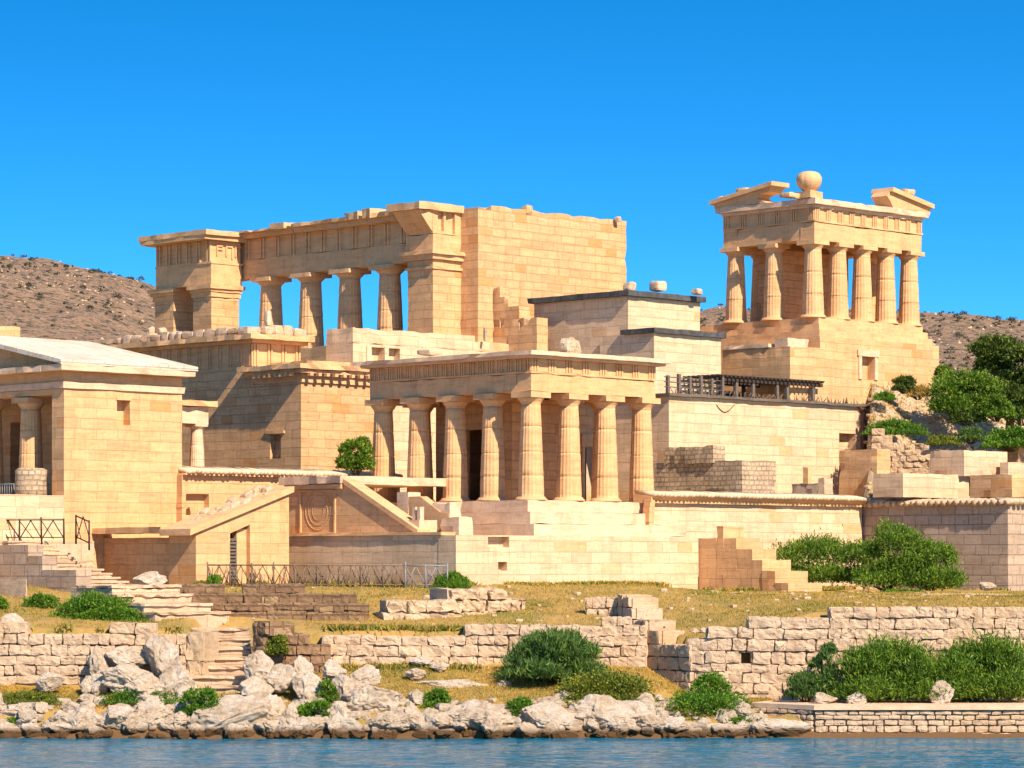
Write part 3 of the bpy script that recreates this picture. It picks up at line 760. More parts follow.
m = MB(); m.box(1.2, 5.6, .4, yb + 2, zz_ + .503, zz_ + .8, .5, .04, .15); m.build('roof_slab', M['plain'], D)

# ------------------------------------------------------------------ parapet block with two small windows
f = Fr(353, 169, 14.0)
Q = thing('parapet_building', 'cream parapet wall with two small square windows above the temple roof', 'building', f)
xr_ = min(f.r(548), 14.1); zt_ = f.z(327); yl = f.l(326)
m = MB(); wz0, wz1 = f.z(361, 1, 0), f.z(346.5, 1, 0)
m.wall('x', 0, xr_, 0, 1, -8, zt_ - .9, [(f.r(371), f.r(384), wz0, wz1), (f.r(388), f.r(400), wz0, wz1)], .5)
m.box(0.003, xr_, 1, yl, -8, zt_ - .9, chip=0); 
m.box(0, f.r(475), -.0, yl, zt_ - .897, zt_, .6, .02, .12); m.box(f.r(475) + .01, xr_ - .02, 0.01, yl, zt_ - .897, zt_ - .3, .6, .02, .12)
m.build('wall', M['cream'], Q)
m = MB()
for a, b in ((f.r(366), f.r(371)), (f.r(384), f.r(388))): m.box(a, b, -.08, .3, wz0, wz1 + .05, 1)
m.build('window_frame', M['plain_cream'], Q)

# ------------------------------------------------------------------ ruined colonnade with the tall block wall
f = Fr(433, 177, 14.0)
T2 = thing('colonnade_ruin', 'ruined upper colonnade of dark columns ending in a tall windowless block wall', 'temple ruin', f)
ZT = f.z(203); zent = f.z(262, 0, 2); zcap = zent
zb = f.z(351, .6, f.l(311, .6)); xc = .75
xp = f.r(461)
m = MB(); m.box(-2, 8, -.9, 28, -10, zb - .003, 1.2, .03, .1); m.build('podium', M['upper'], T2)
cols = [(xc, f.l(p, xc)) for p in (390, 350, 311, 271)]
doric(T2, M['plain'], cols, zb, zcap, .82, .64, 1.85, base=0, drums=4)
# near pier
m = MB(); m.box(0, xp, 0, 2.2, zb, f.z(254), .6, .02, .06); m.build('pier', M['upper'], T2)
m = MB(); z_ = f.z(266); m.box(-.12, xp + .02, -.12, 2.3, z_ - .15, z_, .6); m.box(-.22, xp + .02, -.22, 2.42, f.z(259), f.z(254) + .0, .6); m.box(-.4, xp + .02, -.4, 2.6, f.z(254) + .003, f.z(250), .6, .02, .08); m.build('pier_capital', M['plain'], T2)
m = MB(); zq0, zq1, zq2 = f.z(250) + .003, f.z(233), f.z(213)
m.box(.0, xp, 0.0, 2.4, zq0, zq1, .6)
o0, o1 = f.r(438), f.r(452)
m.wall('x', 0.003, xp, 0.02, 2.4, zq1 + .003, ZT - .35, [(o0, (o0 + o1) / 2 - .08, f.z(230), f.z(208)), ((o0 + o1) / 2 + .08, o1 + .25, f.z(232), f.z(208))], .22)
m.prism([(.02, zq1 + .1), (.02, ZT - .45), (-1.1, ZT - .45), (-1.0, zq2), (-.55, zq2 - .5), (-.2, zq1 + .3)], 'y', .05, 2.3, .02)
m.build('pier_block', M['plain'], T2)
m = MB(); m.box(-1.35, xp, -.25, 2.6, ZT - .44, ZT, .5, .03, .12); m.build('pier_cornice', M['plain'], T2)
# main entablature, ending at the far pavilion
yE = f.l(245, .2) + 1.6; yP = f.l(245, .2)
e0_, e1_ = .15, 1.35
zA0, zA1 = zcap + .003, f.z(243, .2, 2.6); zF1 = f.z(221, .2, 2.6); 
m = MB(); m.box(e0_, e1_, 2.42, yE, zA0, zA1, .8, .02, .06); m.build('architrave', M['plain'], T2)
m = MB(); m.box(e0_ + .1, e1_ - .1, 2.42, yE, zA1 + .003, zF1, 1, .01, 0); triglyphs(m, 'y', 2.6, yE - .2, e0_ + .1, zA1 + .003, zF1 - .02, 1.5, .42, .1, 2); m.build('frieze', M['plain'], T2)
m = MB(); segs = [(2.62, f.l(371, 0)), (f.l(371, 0) + .02, f.l(297, 0)), (f.l(297, 0) + .02, yE)]
for i, (a, b) in enumerate(segs):
    dz = -.1 * i
    m.box(-.35, e1_ + .3, a, b, zF1 + .003, zF1 + .3, .6, .03, .08); m.box(-.7, e1_ + .5, a, b, zF1 + .3, zF1 + .62 + dz, .4, .045, .2)
    m.box(-.82, e1_ + .3, a + (.3 if i else b - a - .8), (a + 1.6) if i else b - .1, zF1 + .3, zF1 + .86 + dz, .4, .05, .15)
m.build('cornice', M['plain'], T2)
# far pavilion on two piers
xq = f.r(211, yP); fx = f.loc
yq = lambda px: f.l(px, xq)
zp0, zp1, zp2, zp3 = f.z(325, xq, yP), f.z(284, xq, yP), f.z(262, xq, yP), f.z(240, xq, yP)
zp4 = f.z(235.5, xq, yP)
xq2 = f.r(243, yP)
def pier(name, x0, x1, y0, y1):
    m = MB(); m.box(x0 + .18, x1 - .18, y0 + .18, y1 - .18, zp0 - 2.5, zp1 - .6, .6, .02, .06); o = m.build(name, M['upper'], T2)
    m = MB(); m.box(x0 + .1, x1 - .1, y0 + .1, y1 - .1, zp1 - .75, zp1 - .45, .6, .015, .05); m.box(x0 + .02, x1 - .02, y0 + .02, y1 - .02, zp1 - .452, zp1 - .25, .6, .015, .05); m.box(x0 - .12, x1 + .12, y0 - .12, y1 + .12, zp1 - .252, zp1 - .003, .6, .02, .07); m.build('pier_capital', M['plain'], o)
pier('pier', xq, xq2, yP, yq(189)); pier('pier', xq, xq2, yq(173), yq(150))
m = MB(); yf = yq(155)
m.box(xq + .05, xq2 - .05, yP + .05, yf, zp1, zp2, .7); m.build('pavilion_architrave', M['plain'], T2)
m = MB(); m.box(xq + .12, xq2 - .12, yP + .12, yf - .08, zp2 + .003, zp3, 1, .01, 0); triglyphs(m, 'y', yP + .1, yf - .1, xq + .12, zp2 + .05, zp3 - .02, 1.05, .4, .12, 2)
m.box(xq - .0, xq2, yP - .0, yf, zp2 - .07, zp2 + .07, .7)
for a in (.5, 1.25, 2.0):     # worn carved marks on the end face
    m.box(xq + a, xq + a + .1, yP + .03, yP + .2, zp2 + .45, zp3 - .25, 1, .006, 0); m.box(xq + a, xq + a + .5, yP + .03, yP + .2, zp3 - .35, zp3 - .25, 1, .006, 0)
m.box(xq + .5, xq + 1.0, yP + .03, yP + .2, zp2 + .8, zp2 + .9, 1, .006, 0); m.box(xq + 1.72, xq + 1.82, yP + .03, yP + .2, zp2 + .3, zp3 - .25, 1, .006, 0)
m.build('pavilion_frieze', M['plain'], T2)
m = MB(); m.prism([(xq - .15, zp3 + .003), (xq2 + .1, zp3 + .003), (xq2 + .2, zp4), (xq - .75, zp4), (xq - .75, zp4 - .25)], 'y', yP - .3, yf + .55, .02); m.box(xq - .8, xq2 + .25, yP - .5, yf + .7, zp4 + .003, zp4 + .32, .6, .03, .1); m.build('pavilion_cornice', M['plain'], T2)
# block wall
ybk = f.r(461) ; 
B0 = f.loc(461, f.Y + c45 * xp)
xb = xp + .01; kk = 478
# solve the near end of the strip along -y
def near_y(px, x):
    return f.l(px, x)
yn = near_y(478, xb)
fB = Fr(478, f.Y + c45 * (xb + yn), 14.0)
xB = xb + fB.r(628); zB0 = f.z(208.5, xb, yn); xs_ = xb + fB.r(493)
m = MB(); m.box(xb, xs_, yn, 4, -10, zB0, .7, .02, .1); m.build('pilaster', M['upper'], T2)
m = MB(); m.box(xs_ + .003, xB, yn + .14, 4, -10, f.z(221, xB, yn), .6, .025, .14); m.build('block_wall', M['upper'], T2)
m = MB(); fb = Fr(492, 1, 0)
xw = xs_ + .15; ya = yn + .14
tops = [(287, 492, 500), (297, 500, 508), (306, 508, 519), (318, 519, 537)]
for (yt, pa, pb) in tops:
    y0_, y1_ = f.l(pb, xw), f.l(pa, xw)
    m.box(xw, xw + .9, y0_, min(y1_, ya - .003), -4, f.z(yt, xw, (y0_ + y1_) / 2), .4, .03, .12)
m.build('broken_cross_wall', M['upper'], T2)

# ------------------------------------------------------------------ plain block house with dark roof edging
f = Fr(628, 173.5, 12.0)
N1 = thing('block_house', 'plain cream block house in two steps with dark roof edging behind the temple', 'building', f)
xr_, yl, zt_ = f.r(700), f.l(534), f.z(296)
m = MB(); m.box(0, xr_, 0, yl, -3, zt_, chip=0); m.build('upper_block', M['cream'], N1)
m = MB(); m.box(-.3, xr_ + .2, -.3, yl + .3, zt_ + .003, zt_ + .32, .5, .02, .06); m.build('roof_edging', M['rim'], N1)
lx, ly = f.loc(654, 171.5); f2 = Fr(654, 171.5, 12.0)
xr2, yl2, zt2_ = f2.r(721), f2.l(600), f2.z(333)
m = MB(); m.box(lx, lx + xr2, ly, min(ly + yl2, -.35 + 3), -3, zt2_, chip=0); m.build('lower_block', M['cream'], N1)
m = MB(); m.box(lx - .25, lx + xr2 + .2, ly - .25, -.01, zt2_ + .003, zt2_ + .3, .5, .02, .06); m.build('roof_edging', M['rim'], N1)
def loose(label, px, pyt, pyb, pw, D, mat='limeblock', cat='stone', rough=.08, name='loose_block', grp=None, rnd=.35, ang=.78):
    wv_ = pw / F * D; hv = (pyb - pyt) / F * D; m = MB()
    c_, s_ = math.cos(ang), math.sin(ang); a = wv_ / (abs(c_) + abs(s_)) / 2 if ang else wv_ / 2
    m.rough((0, 0, hv / 2), (a * c_, a * s_, 0), (-a * s_, a * c_, 0), (0, 0, hv / 2), (5, 5, 4), rnd, rough)
    o = m.build(name, M[mat], None, (wx(px, D), D, wz(pyb, D))); return tag(o, label, cat, grp)
loose('small broken block at the left of the block house roof', 630, 283, 291, 14, 174.2)
loose('larger squared block standing on the block house roof', 658, 281, 291.5, 19, 175.2, 'plain_cream', rough=.03)
loose('pale block on the right end of the block house roof', 697, 289, 294.5, 12, 176.8)
loose('pitted grey lump of stone lying on the central temple roof', 570, 339.5, 354, 24, 152.5, 'lime', 'stone', .2, rnd=.6)
loose('brown stump of stone on top of the tall block wall', 527, 206, 214, 13, 181, 'upper')
loose('pale chip of stone at the right corner of the tall block wall', 618, 217, 222, 8, 186)
loose('dark upright stub at the right foot of the pilaster', 485, 328, 341, 4, 175.9, 'grey', rough=.02)
loose('flat broken slabs lying on the cream parapet roof edge', 430, 350, 355.5, 26, 157, rough=.05)
loose('upright broken pillar stub on the orange building parapet', 268, 311, 326, 8, 170.9, 'plain_cream', rough=.02)
loose('rounded pale stone on the dark parapet by the far piers', 151, 327, 335, 9, 176, 'limeblock', rough=.1, rnd=.7)
loose('wide pale stone lying left of the far piers', 162, 328, 335, 12, 175.5, 'limeblock', rough=.1, rnd=.5)
# ------------------------------------------------------------------ big plain building on the right, with roof trellis
f = Fr(669, 168, 10.0)
B = thing('block_building', 'large plain cream building with a corner doorway and rusty drainpipe below the hilltop temple', 'building', f)
xr_ = f.r(867); zt_ = f.z(396)
m = MB(); d0, d1 = f.r(839), f.r(856)
m.wall('x', 0, xr_, 0, .8, -1, zt_, [(d0, d1, .3, f.z(433, 15, 0))], .6); m.box(.003, xr_, .8, 5.5, -1, zt_ - .003, chip=0); m.build('wall', M['cream'], B)
m = MB(); m.box(-.25, xr_ + .1, -.28, 5.6, zt_ + .003, zt_ + .16, .6, .03, .05); m.build('roof_edging', M['wood'], B)
m = MB(); px_ = f.r(861.5); m.tube((px_, -.14, .4), (px_, -.14, zt_ - .05), .13); m.tube((px_, -.14, zt_ - .3), (px_ - .5, -.2, zt_ + .1), .09); m.tube((px_, -.14, zt_ - .4), (px_ + .35, -.2, zt_), .09)
for zz_ in (1.5, 3.2): m.box(px_ - .2, px_ + .2, -.2, .02, zz_, zz_ + .09, 1, 0, 0)
m.build('drainpipe', M['rust'], B)
m = MB(); pts = [(f.r(716 + 3 * i), -.04, f.z(404 + 8 * math.sin(i * .55) * (1 - i * .03), 3, 0)) for i in range(7)]
for a, b in zip(pts, pts[1:]): m.tube(a, b, .02)
m.build('hanging_cable', M['darkwood'], B)
# dark trellis and posts on the roof
zr_ = f.z0 + zt_ + .16
Tr = thing('pergola', 'dark timber pergola with slatted roof standing on the plain building', 'pergola', loc=(f.X, f.Y, zr_), rz=R(45))
a, b = f.r(722), f.r(822); hh = f.z(383, 8, 0) - zt_ - .16
for i, p in enumerate((724, 741, 758, 782, 792, 818)):
    m = MB(); x = f.r(p); m.box(x - .11, x + .11, .3, .5, 0, hh, 1, .01, .02); m.build('post', M['wood'], Tr)
for p in (745, 783, 812):
    m = MB(); x = f.r(p, 3); m.box(x - .1, x + .1, 3, 3.2, 0, hh, 1, .01, .02); m.build('post', M['darkwood'], Tr)
m = MB()
for y in (.25, 3.05): m.box(a - .2, b + .4, y, y + .16, hh + .003, hh + .2, 1, .015, .02)
for i in range(26):
    x = a + (b - a) * i / 25; m.box(x - .06, x + .06, -.1, 3.7, hh + .203, hh + .3, 2, .01, 0)
for i in range(10): m.box(a - .3, b + .4, .1 + i * .36, .22 + i * .36, hh + .303, hh + .36, 2, .015, 0)
m.build('slatted_roof', M['darkwood'], Tr)
m = MB(); m.box(a, f.r(784), 3.3, 3.36, .02, hh - .3, 1, .01, 0); m.build('back_screen', M['darkwood'], Tr)
Rl = thing('roof_fence', 'low fence of dark rails and posts along the plain building roof edge', 'fence', loc=(f.X, f.Y, zr_), rz=R(45))
a0_, a1_ = .05, f.r(724)
for i in range(6):
    m = MB(); x = a0_ + (a1_ - a0_) * i / 5; m.box(x - .09, x + .09, .05, .22, 0, 1.0 + .12 * (i % 2), 1, .01, .02); m.build('post', M['wood'], Rl)
m = MB()
for zz_ in (.35, .62, .9): m.tube((a0_ - .3, .12, zz_ + .02), (a1_, .14, zz_ - .03), .035)
m.build('rail', M['wood'], Rl)
random.seed(5)
xx = a0_
while xx < f.r(858):
    h_ = random.uniform(.08, .38); m = MB(); m.tube((xx, random.uniform(-.1, .2), 0), (xx + random.uniform(-.15, .15), random.uniform(-.1, .2), h_), .035, .02, 4); m.build('picket', M['stick'], Rl); xx += random.uniform(.12, .26)

# rubble walls leaning against its left front
def wallbox(name, label, cat, pxl, pxc, pxr, D, yt, yb, mat, **k):
    ff = Fr(pxc, D, wz(yb, D)); o = MB().box(0, ff.r(pxr), 0, ff.l(pxl), 0, ff.z(yt), **k).build(name, M[mat], None, (ff.X, ff.Y, ff.z0), R(45)); return tag(o, label, cat)
wallbox('rubble_wall', 'longer dark-sided rough wall behind the tile coping right of the temple', 'wall', 652, 742, 776, 162.7, 460, 494, 'rubble', step=.4, jit=.04, chip=.12)
wallbox('rubble_wall', 'short upper rough wall stacked above the longer rough wall', 'wall', 664, 713, 725, 164.0, 445.5, 463, 'rubble', step=.4, jit=.05, chip=.15)
wallbox('low_block', 'low brown ledge of stone by the foot of the plain building', 'stone ledge', 792, 817, 828, 168.2, 483, 494, 'grey', step=.4, jit=.03)
wallbox('stone_post', 'small upright stone post in front of the plain building', 'stone post', 803, 808, 812, 168.6, 467, 484, 'plain', step=.3)
wallbox('stone_post', 'leaning pale stone stump beside the corner doorway', 'stone post', 818, 824, 833, 167.9, 478, 494, 'limeblock', step=.3, jit=.05)
wallbox('side_wall', 'orange end wall with rough top beside the corner doorway', 'wall', 839, 877, 890, 171.2, 449, 496, 'gold', step=.4, jit=.03, chip=.1)
wallbox('stone_terrace', 'low wide terrace block with flat cream front above the grey wall', 'terrace', 873, 903, 969, 165.2, 473, 497, 'cream', step=.5)
o = wallbox('stone_terrace', 'upper terrace block with ragged top edge on the hillside', 'terrace', 929, 964, 1007, 168.5, 450, 476, 'cream', step=.4, jit=.03, chip=.1)
wallbox('stone_terrace', 'low terrace wall with orange niche at the right edge above the grey wall', 'terrace', 970, 1012, 1090, 163.5, 474, 497, 'gold', step=.5)
wallbox('stone_terrace', 'small terrace wall at the right edge behind the orange niche', 'terrace', 1000, 1008, 1080, 170, 462, 482, 'cream', step=.5)
wallbox('stone_terrace', 'topmost small pinkish block at the right edge of the hillside', 'terrace', 1003, 1018, 1060, 173, 443, 464, 'gold', step=.5)

# ------------------------------------------------------------------ tile-coped wall right of the temple, and the grey wall turning towards us
f = Fr(650, 155.4, 5.95)
K = thing('retaining_wall', 'long cream wall with curved tile coping right of the central temple', 'wall', f)
xr_ = f.r(862); zt_ = f.z(503)
m = MB(); m.box(0, xr_, 0, .8, -1, zt_, chip=0); m.build('wall', M['cream'], K)
m = MB(); m.box(-.3, xr_ + .2, -.25, .9, zt_ + .003, zt_ + .14, .6); m.prism([(-.25, zt_ + .143), (.9, zt_ + .143), (.9, zt_ + .5), (-.5, zt_ + .34)], 'x', -.3, xr_ + .2, .015); m.build('ledge', M['plain'], K)
m = MB(); tiles(m, 'x', -.3, xr_ + .2, -.55, .9, zt_ + .45, .16, .3); m.build('tile_coping', M['tile'], K)
m = MB()
for i in range(7):
    t = i / 6; m.box(-.34 - .1 * math.sin(t * 3), -.05, -.4 + .1 * t, .1, zt_ + .3 - .26 * (i + 1), zt_ + .297 - .26 * i, 1, .02, .05)
m.build('curved_end', M['plain'], K)
f = Fr(1008, 161, 5.85)
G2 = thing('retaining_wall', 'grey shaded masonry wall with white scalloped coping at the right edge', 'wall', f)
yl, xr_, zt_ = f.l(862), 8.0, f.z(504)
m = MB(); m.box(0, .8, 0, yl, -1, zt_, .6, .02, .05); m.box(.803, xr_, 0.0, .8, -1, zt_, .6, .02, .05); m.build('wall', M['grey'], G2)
m = MB(); tiles(m, 'y', -.3, yl, -.28, .8, zt_ + .12, .12, .42); tiles(m, 'x', -.2, xr_, -.28, .8, zt_ + .12, .12, .42); m.build('scalloped_coping', M['limeblock'], G2)

# stepped wall running towards us from the podium
f = Fr(788, 151.1, 5.75)
St = thing('stone_stair', 'stepped stone stair descending from the podium with orange side and pale risers', 'stairs', f)
yl = f.l(698)
tops = [(577, 0, .0), (571, 0, 0)]
ex = f.r(822)
pts = [(0.0, f.z(583)), (f.l(775), f.z(571, 0, 1)), (f.l(762), f.z(560, 0, 1.8)), (f.l(752), f.z(549, 0, 2.6)), (f.l(736), f.z(538, 0, 3.2)), (f.l(723), f.z(526, 0, 4)), ]
wd = [ex, f.r(808, pts[1][0]), f.r(791, pts[2][0]), f.r(776, pts[3][0]), f.r(760, pts[4][0]), f.r(744, pts[5][0])]
ends = [p[0] for p in pts[1:]] + [f.l(716)]
m = MB()
zprev = -1
for i, (y0_, z_) in enumerate(pts):
    m.box(0 + .004 * i, wd[i], y0_, ends[i] - .003, -1, z_, .5, .02, .07, seed=i)
m.box(.03, wd[5] * .9, ends[-1], yl, -1, pts[4][1], .6, .015, .03)
m.build('flight', M['gold'], St)

# ------------------------------------------------------------------ hilltop temple
f = Fr(820, 179, 16.6)
T3 = thing('temple', 'hilltop temple with fluted columns, broken pediment corners and a tall podium', 'temple', f)
xr_, yl = f.r(939), f.l(722)
zt_ = f.z(316)
m = MB(); dd0, dd1 = f.r(861), f.r(874)
z_st = f.z(336)
m.wall('x', 0, xr_, 0, .8, -3, z_st, [(dd0, dd1, f.z(380, 5, 0), f.z(357, 5, 0))], .5)
m.box(.003, xr_, .8, yl + 4, -3, z_st - .003, chip=0); m.build('podium', M['gold'], T3)
m = MB()
n_ = 3; hh = (zt_ - z_st) / n_
for i in range(n_): m.box(.12 + .22 * i, xr_ - .5 - .22 * i, .12 + .22 * i, yl + 4 - .22 * i, z_st + hh * i + .003, z_st + hh * (i + 1), .6, .02, .06)
m.build('steps', M['plain'], T3)
m = MB()
for a in (dd0 - .28, dd1): m.box(a, a + .28, -.09, .2, f.z(380, 5, 0), f.z(357, 5, 0), 1)
m.box(dd0 - .4, dd1 + .4, -.12, .2, f.z(357, 5, 0) + .003, f.z(351, 5, 0), 1); m.build('door_frame', M['plain_cream'], T3)
m = MB(); lx, ly = f.loc(790, 176.6); ff = Fr(790, 176.6, 16.6)
m.box(lx, .9, ly, ly + ff.l(722), -3, ff.z(346), .6, .02, .06); m.build('front_block', M['gold'], T3)
m = MB(); m.box(lx + .15, lx + 2.2, ly + .3, ly + 1.3, ff.z(346) + .003, ff.z(337), .5, .03, .1); m.box(lx - .06, lx + 3, ly + 1.6, ly + ff.l(722), ff.z(346) + .003, ff.z(342), .6, .03, .1); m.build('front_ledge', M['plain_cream'], T3)
cx, cy = f.loc(804, 180.0); cy = max(cy, 1.0); cx = .95
k_ = Fr(804, 180.0, 16.6)
SPX = (f.r(909, cy) - cx) / 4; SPY = (f.l(736, cx) - cy) / 2
zc = f.z(241, cx, cy); za = f.z(223, cx, cy); zf = f.z(209, cx, cy); zr = f.z(200, cx, cy)
spots = [(cx + i * SPX, cy) for i in range(5)] + [(cx, cy + SPY), (cx, cy + 2 * SPY), (cx + 4 * SPX, cy + SPY), (cx + 4 * SPX, cy + 2 * SPY)] + [(cx + i * SPX, cy + 2 * SPY) for i in (1, 2, 3)]
doric(T3, M['plain'], spots, zt_ + .003, zc, .66, .5, 1.4, drums=3)
X4, Y2 = cx + 4 * SPX, cy + 2 * SPY; o_ = .55
m = MB(); m.box(cx - o_, X4 + o_, cy - o_, cy + o_, zc + .003, za, .7); m.box(cx - o_, X4 + o_, Y2 - o_, Y2 + o_, zc + .003, za, .7); m.box(cx - o_, cx + o_, cy + o_, Y2 - o_, zc + .003, za, .7); m.box(X4 - o_, X4 + o_, cy + o_, Y2 - o_, zc + .003, za, .7)
m.box(cx, X4, cy, Y2, za - .3, za - .01, 2, 0, 0); m.build('architrave', M['plain'], T3)
m = MB(); m.box(cx - o_ - .07, X4 + o_ + .07, cy - o_ - .07, Y2 + o_ + .07, za + .003, za + .1, .6); m.box(cx - o_ + .05, X4 + o_ - .05, cy - o_ + .05, Y2 + o_ - .05, za + .1, zf, 1, .01, 0)
triglyphs(m, 'x', cx - o_ + .02, X4 + o_ - .02, cy - o_ + .05, za + .1, zf - .01, SPX / 2, .42, .1); triglyphs(m, 'y', cy - o_ + .02, Y2 + o_ - .02, cx - o_ + .05, za + .1, zf - .01, SPY / 2, .42, .1); m.build('frieze', M['plain'], T3)
m = MB(); q = .95; m.box(cx - q + .3, X4 + q - .3, cy - q + .3, Y2 + q - .3, zf + .003, zf + .2, .6); m.box(cx - q, X4 + q, cy - q, Y2 + q, zf + .2, zr, .5, .035, .12); m.build('cornice', M['plain_cream'], T3)
cw = SPY * .62
m = MB(); m.box(cx + 1.7, X4 - .3, cy + SPY * 1.5, cy + SPY * 1.5 + .4, zt_ + .003, zc + .01, .8); m.box(cx + 1.7, cx + 2.1, cy + SPY * 1.5 + .4, Y2 - .3, zt_ + .003, zc + .01, .8); m.build('chamber_wall', M['upper'], T3)
# broken pediment fragments: raking pieces left at two corners
m = MB(); yL0, yL1 = Y2 + q, f.l(762, cx - q)
hL = f.z(186, cx - q, yL1) - zr - .02
m.prism([(yL0 + .05, zr + .003), (yL0 + .05, zr + .25), (yL1, zr + hL), (yL1 - .7, zr + hL - .05), (yL1 - .5, zr + hL - .35), (yL1 + .35, zr + hL - .5), (yL1 + .5, zr + .35), (yL1 - .3, zr + .003)], 'x', cx - q + .05, cx - q + 1.3, .03)
m.prism([(yL0 + .25, zr + .2), (yL0 + .25, zr + .46), (yL1 - .9, zr + hL + .24), (yL1 - .9, zr + hL - .02)], 'x', cx - q - .2, cx - q + 1.5, .03)
m.rough((cx - q + .4, yL0 - 2.0, zr + .95), (.3, 0, 0), (0, .45, 0), (0, 0, .16), amp=.07); m.rough((cx - q + .4, yL0 - .3, zr + .55), (.2, 0, 0), (0, .25, 0), (0, 0, .2), amp=.07)
m.build('pediment_fragment', M['plain'], T3, )
m = MB(); xR0, xR1 = X4 + q, f.r(888, cy - q)
hR = f.z(191, xR1, cy - q) - zr
m.prism([(xR0 - .05, zr + .003), (xR0 + .1, zr + .3), (xR1 + .2, zr + hR), (xR1 - .05, zr + hR - .3), (xR1 + .3, zr + hR - .6), (xR1 + .6, zr + .003)], 'y', cy - q + .05, cy - q + 1.3, .03)
m.prism([(xR0 + .15, zr + .25), (xR0 + .15, zr + .5), (xR1 + .3, zr + hR + .26), (xR1 + .2, zr + hR)], 'y', cy - q - .2, cy - q + 1.5, .03)
m.rough((xR0 - 1.8, cy - q + .4, zr + 1.15), (.4, 0, 0), (0, .3, 0), (0, 0, .18), amp=.08); m.rough((xR0 - .4, cy - q + .4, zr + .62), (.22, 0, 0), (0, .2, 0), (0, 0, .12), amp=.06)
m.build('pediment_fragment', M['plain'], T3)
# carved urn on a block
lx, ly = f.loc(809, 180.2); bz_ = zr + .003
u = thing('stone_urn', 'round carved urn on a square block above the hilltop temple corner', 'urn', loc=(wx(809, 180.2), 180.2, f.z0 + bz_), rz=R(45))
m = MB(); m.box(-.58, .58, -.58, .58, 0, .42, .4, .03, .1); m.build('plinth', M['plain'], u)
m = MB(); m.lathe(0, 0, [(.36, .42), (.38, .47), (.5, .55), (.68, .78), (.78, 1.05), (.77, 1.3), (.64, 1.52), (.42, 1.63), (.2, 1.66)], 40, .05, 14, wob=.03); m.build('bowl', M['plain'], u)
m = MB(); m.rough((-1.1, -.1, .16), (.5, 0, 0), (0, .4, 0), (0, 0, .16), amp=.06); o = m.build('loose_block', M['plain'], None, (wx(801, 179.8), 180.6, f.z0 + bz_), R(45)); tag(o, 'flat pale block lying left of the carved urn', 'stone')

# ------------------------------------------------------------------ stairs at the left
def flight(name, label, fr, pts, w0_, mat, x0=0.0, ww=None):
    """pts: list of (y0, y1, ztop) treads"""
    m = MB()
    for i, (a, b, z_) in enumerate(pts): m.box(x0 + .003 * (i % 2), x0 + (ww[i] if ww else w0_), a, b - .003, -1.2, z_, .35, .035, .09, seed=i * 1.7)
    return m
f = Fr(76, 139.6, 5.35)
Ls = thing('stone_stair', 'broad worn stone stair with stepped side wall in front of the left temple', 'stairs', f)
zt_ = f.z(541, 0, 6); n = 13; z0_ = f.z(590)
run = 6.2
m = MB()
for i in range(n):
    m.box(.5 + .003 * (i % 2), 4.3 - .14 * i + random.uniform(-.1, .1), .35 + run * i / n, .35 + run * (i + 1) / n - .003, -1.2, .25 + (zt_ - .25) * (i + 1) / n, .35, .03, .06, seed=i)
    m.box(.46 + .003 * (i % 2), 4.38 - .14 * i, .35 + run * i / n - .05, .35 + run * (i + 1) / n - .2, .25 + (zt_ - .25) * (i + 1) / n - .07, .25 + (zt_ - .25) * (i + 1) / n + .02, .5, .02, .05, seed=i * 1.3)
m.build('flight', M['step'], Ls)
m = MB()
for (pa, pb, py) in ((76, 42, 570), (42, 28, 556), (28, -30, 545)):
    a, b = f.l(pa), f.l(pb); m.box(0, .9, a, b - .003, -1.2, f.z(py, 0, (a + b) / 2), .5, .02, .06)
m.build('side_wall', M['grey'], Ls)
m = MB(); m.box(-7, 6, .35 + run + .003, 12, -1, zt_ + .02, 1); m.build('landing', M['step'], Ls)
wallbox('low_wall', 'low pale block wall at the far left below the stair side wall', 'wall', -40, 26, 27, 137.4, 579, 597, 'limeblock', step=.4, jit=.03)
# lower wide steps, then the narrow flight between the sea walls
f = Fr(155, 129.0, 4.0)
L2 = thing('stone_stair', 'four long pale steps crossing the grass below the broad stair', 'stairs', f)
m = MB(); prev = 0
for i, (px, pr, py) in enumerate(((155, 229, 613), (144, 211, 604), (120, 192, 595), (112, 180, 586))):
    y0_ = f.l(px) + i * .0; y1_ = y0_ + 3.0
    m.box(0, f.r(pr, y0_), y0_, y1_, -1.5, f.z(py, 0, y0_) - .1, .4, .03, .06, seed=i); m.box(-.04, f.r(pr, y0_) + .04, y0_ - .1, y1_ - .3, f.z(py, 0, y0_) - .097, f.z(py, 0, y0_) + .02, .3, .04, .12, seed=i * 1.9)
m.build('flight', M['step'], L2)
nf = 7
L3 = thing('stone_stair', 'narrow pale flight of seven steps leading down between the sea walls', 'stairs', loc=(-11.9, 123.4, 1.2), rz=0)
m = MB()
for i in range(nf):
    Y0_ = 124.4 + i * .68; z_ = wz(688 - 9.6 * i - 2, Y0_) - 1.2
    xa = wx(182 + 1.6 * i, Y0_) + 11.9; xb_ = wx(256 - 1.2 * i, Y0_) + 11.9
    m.box(xa, xb_, Y0_ - 123.4, Y0_ + .9 - 123.403, -1, z_ - .1, .35, .02, .04, seed=i * 2.2)
    m2 = MB(); m2.box(xa - .03, xb_ + .02, Y0_ - 123.52, Y0_ + .66 - 123.4, z_ - .097, z_ + .02, .3, .03, .1, seed=i * 1.2); m2.build('tread', M['step'], L3)
m.build('flight', M['dark_step'], L3)

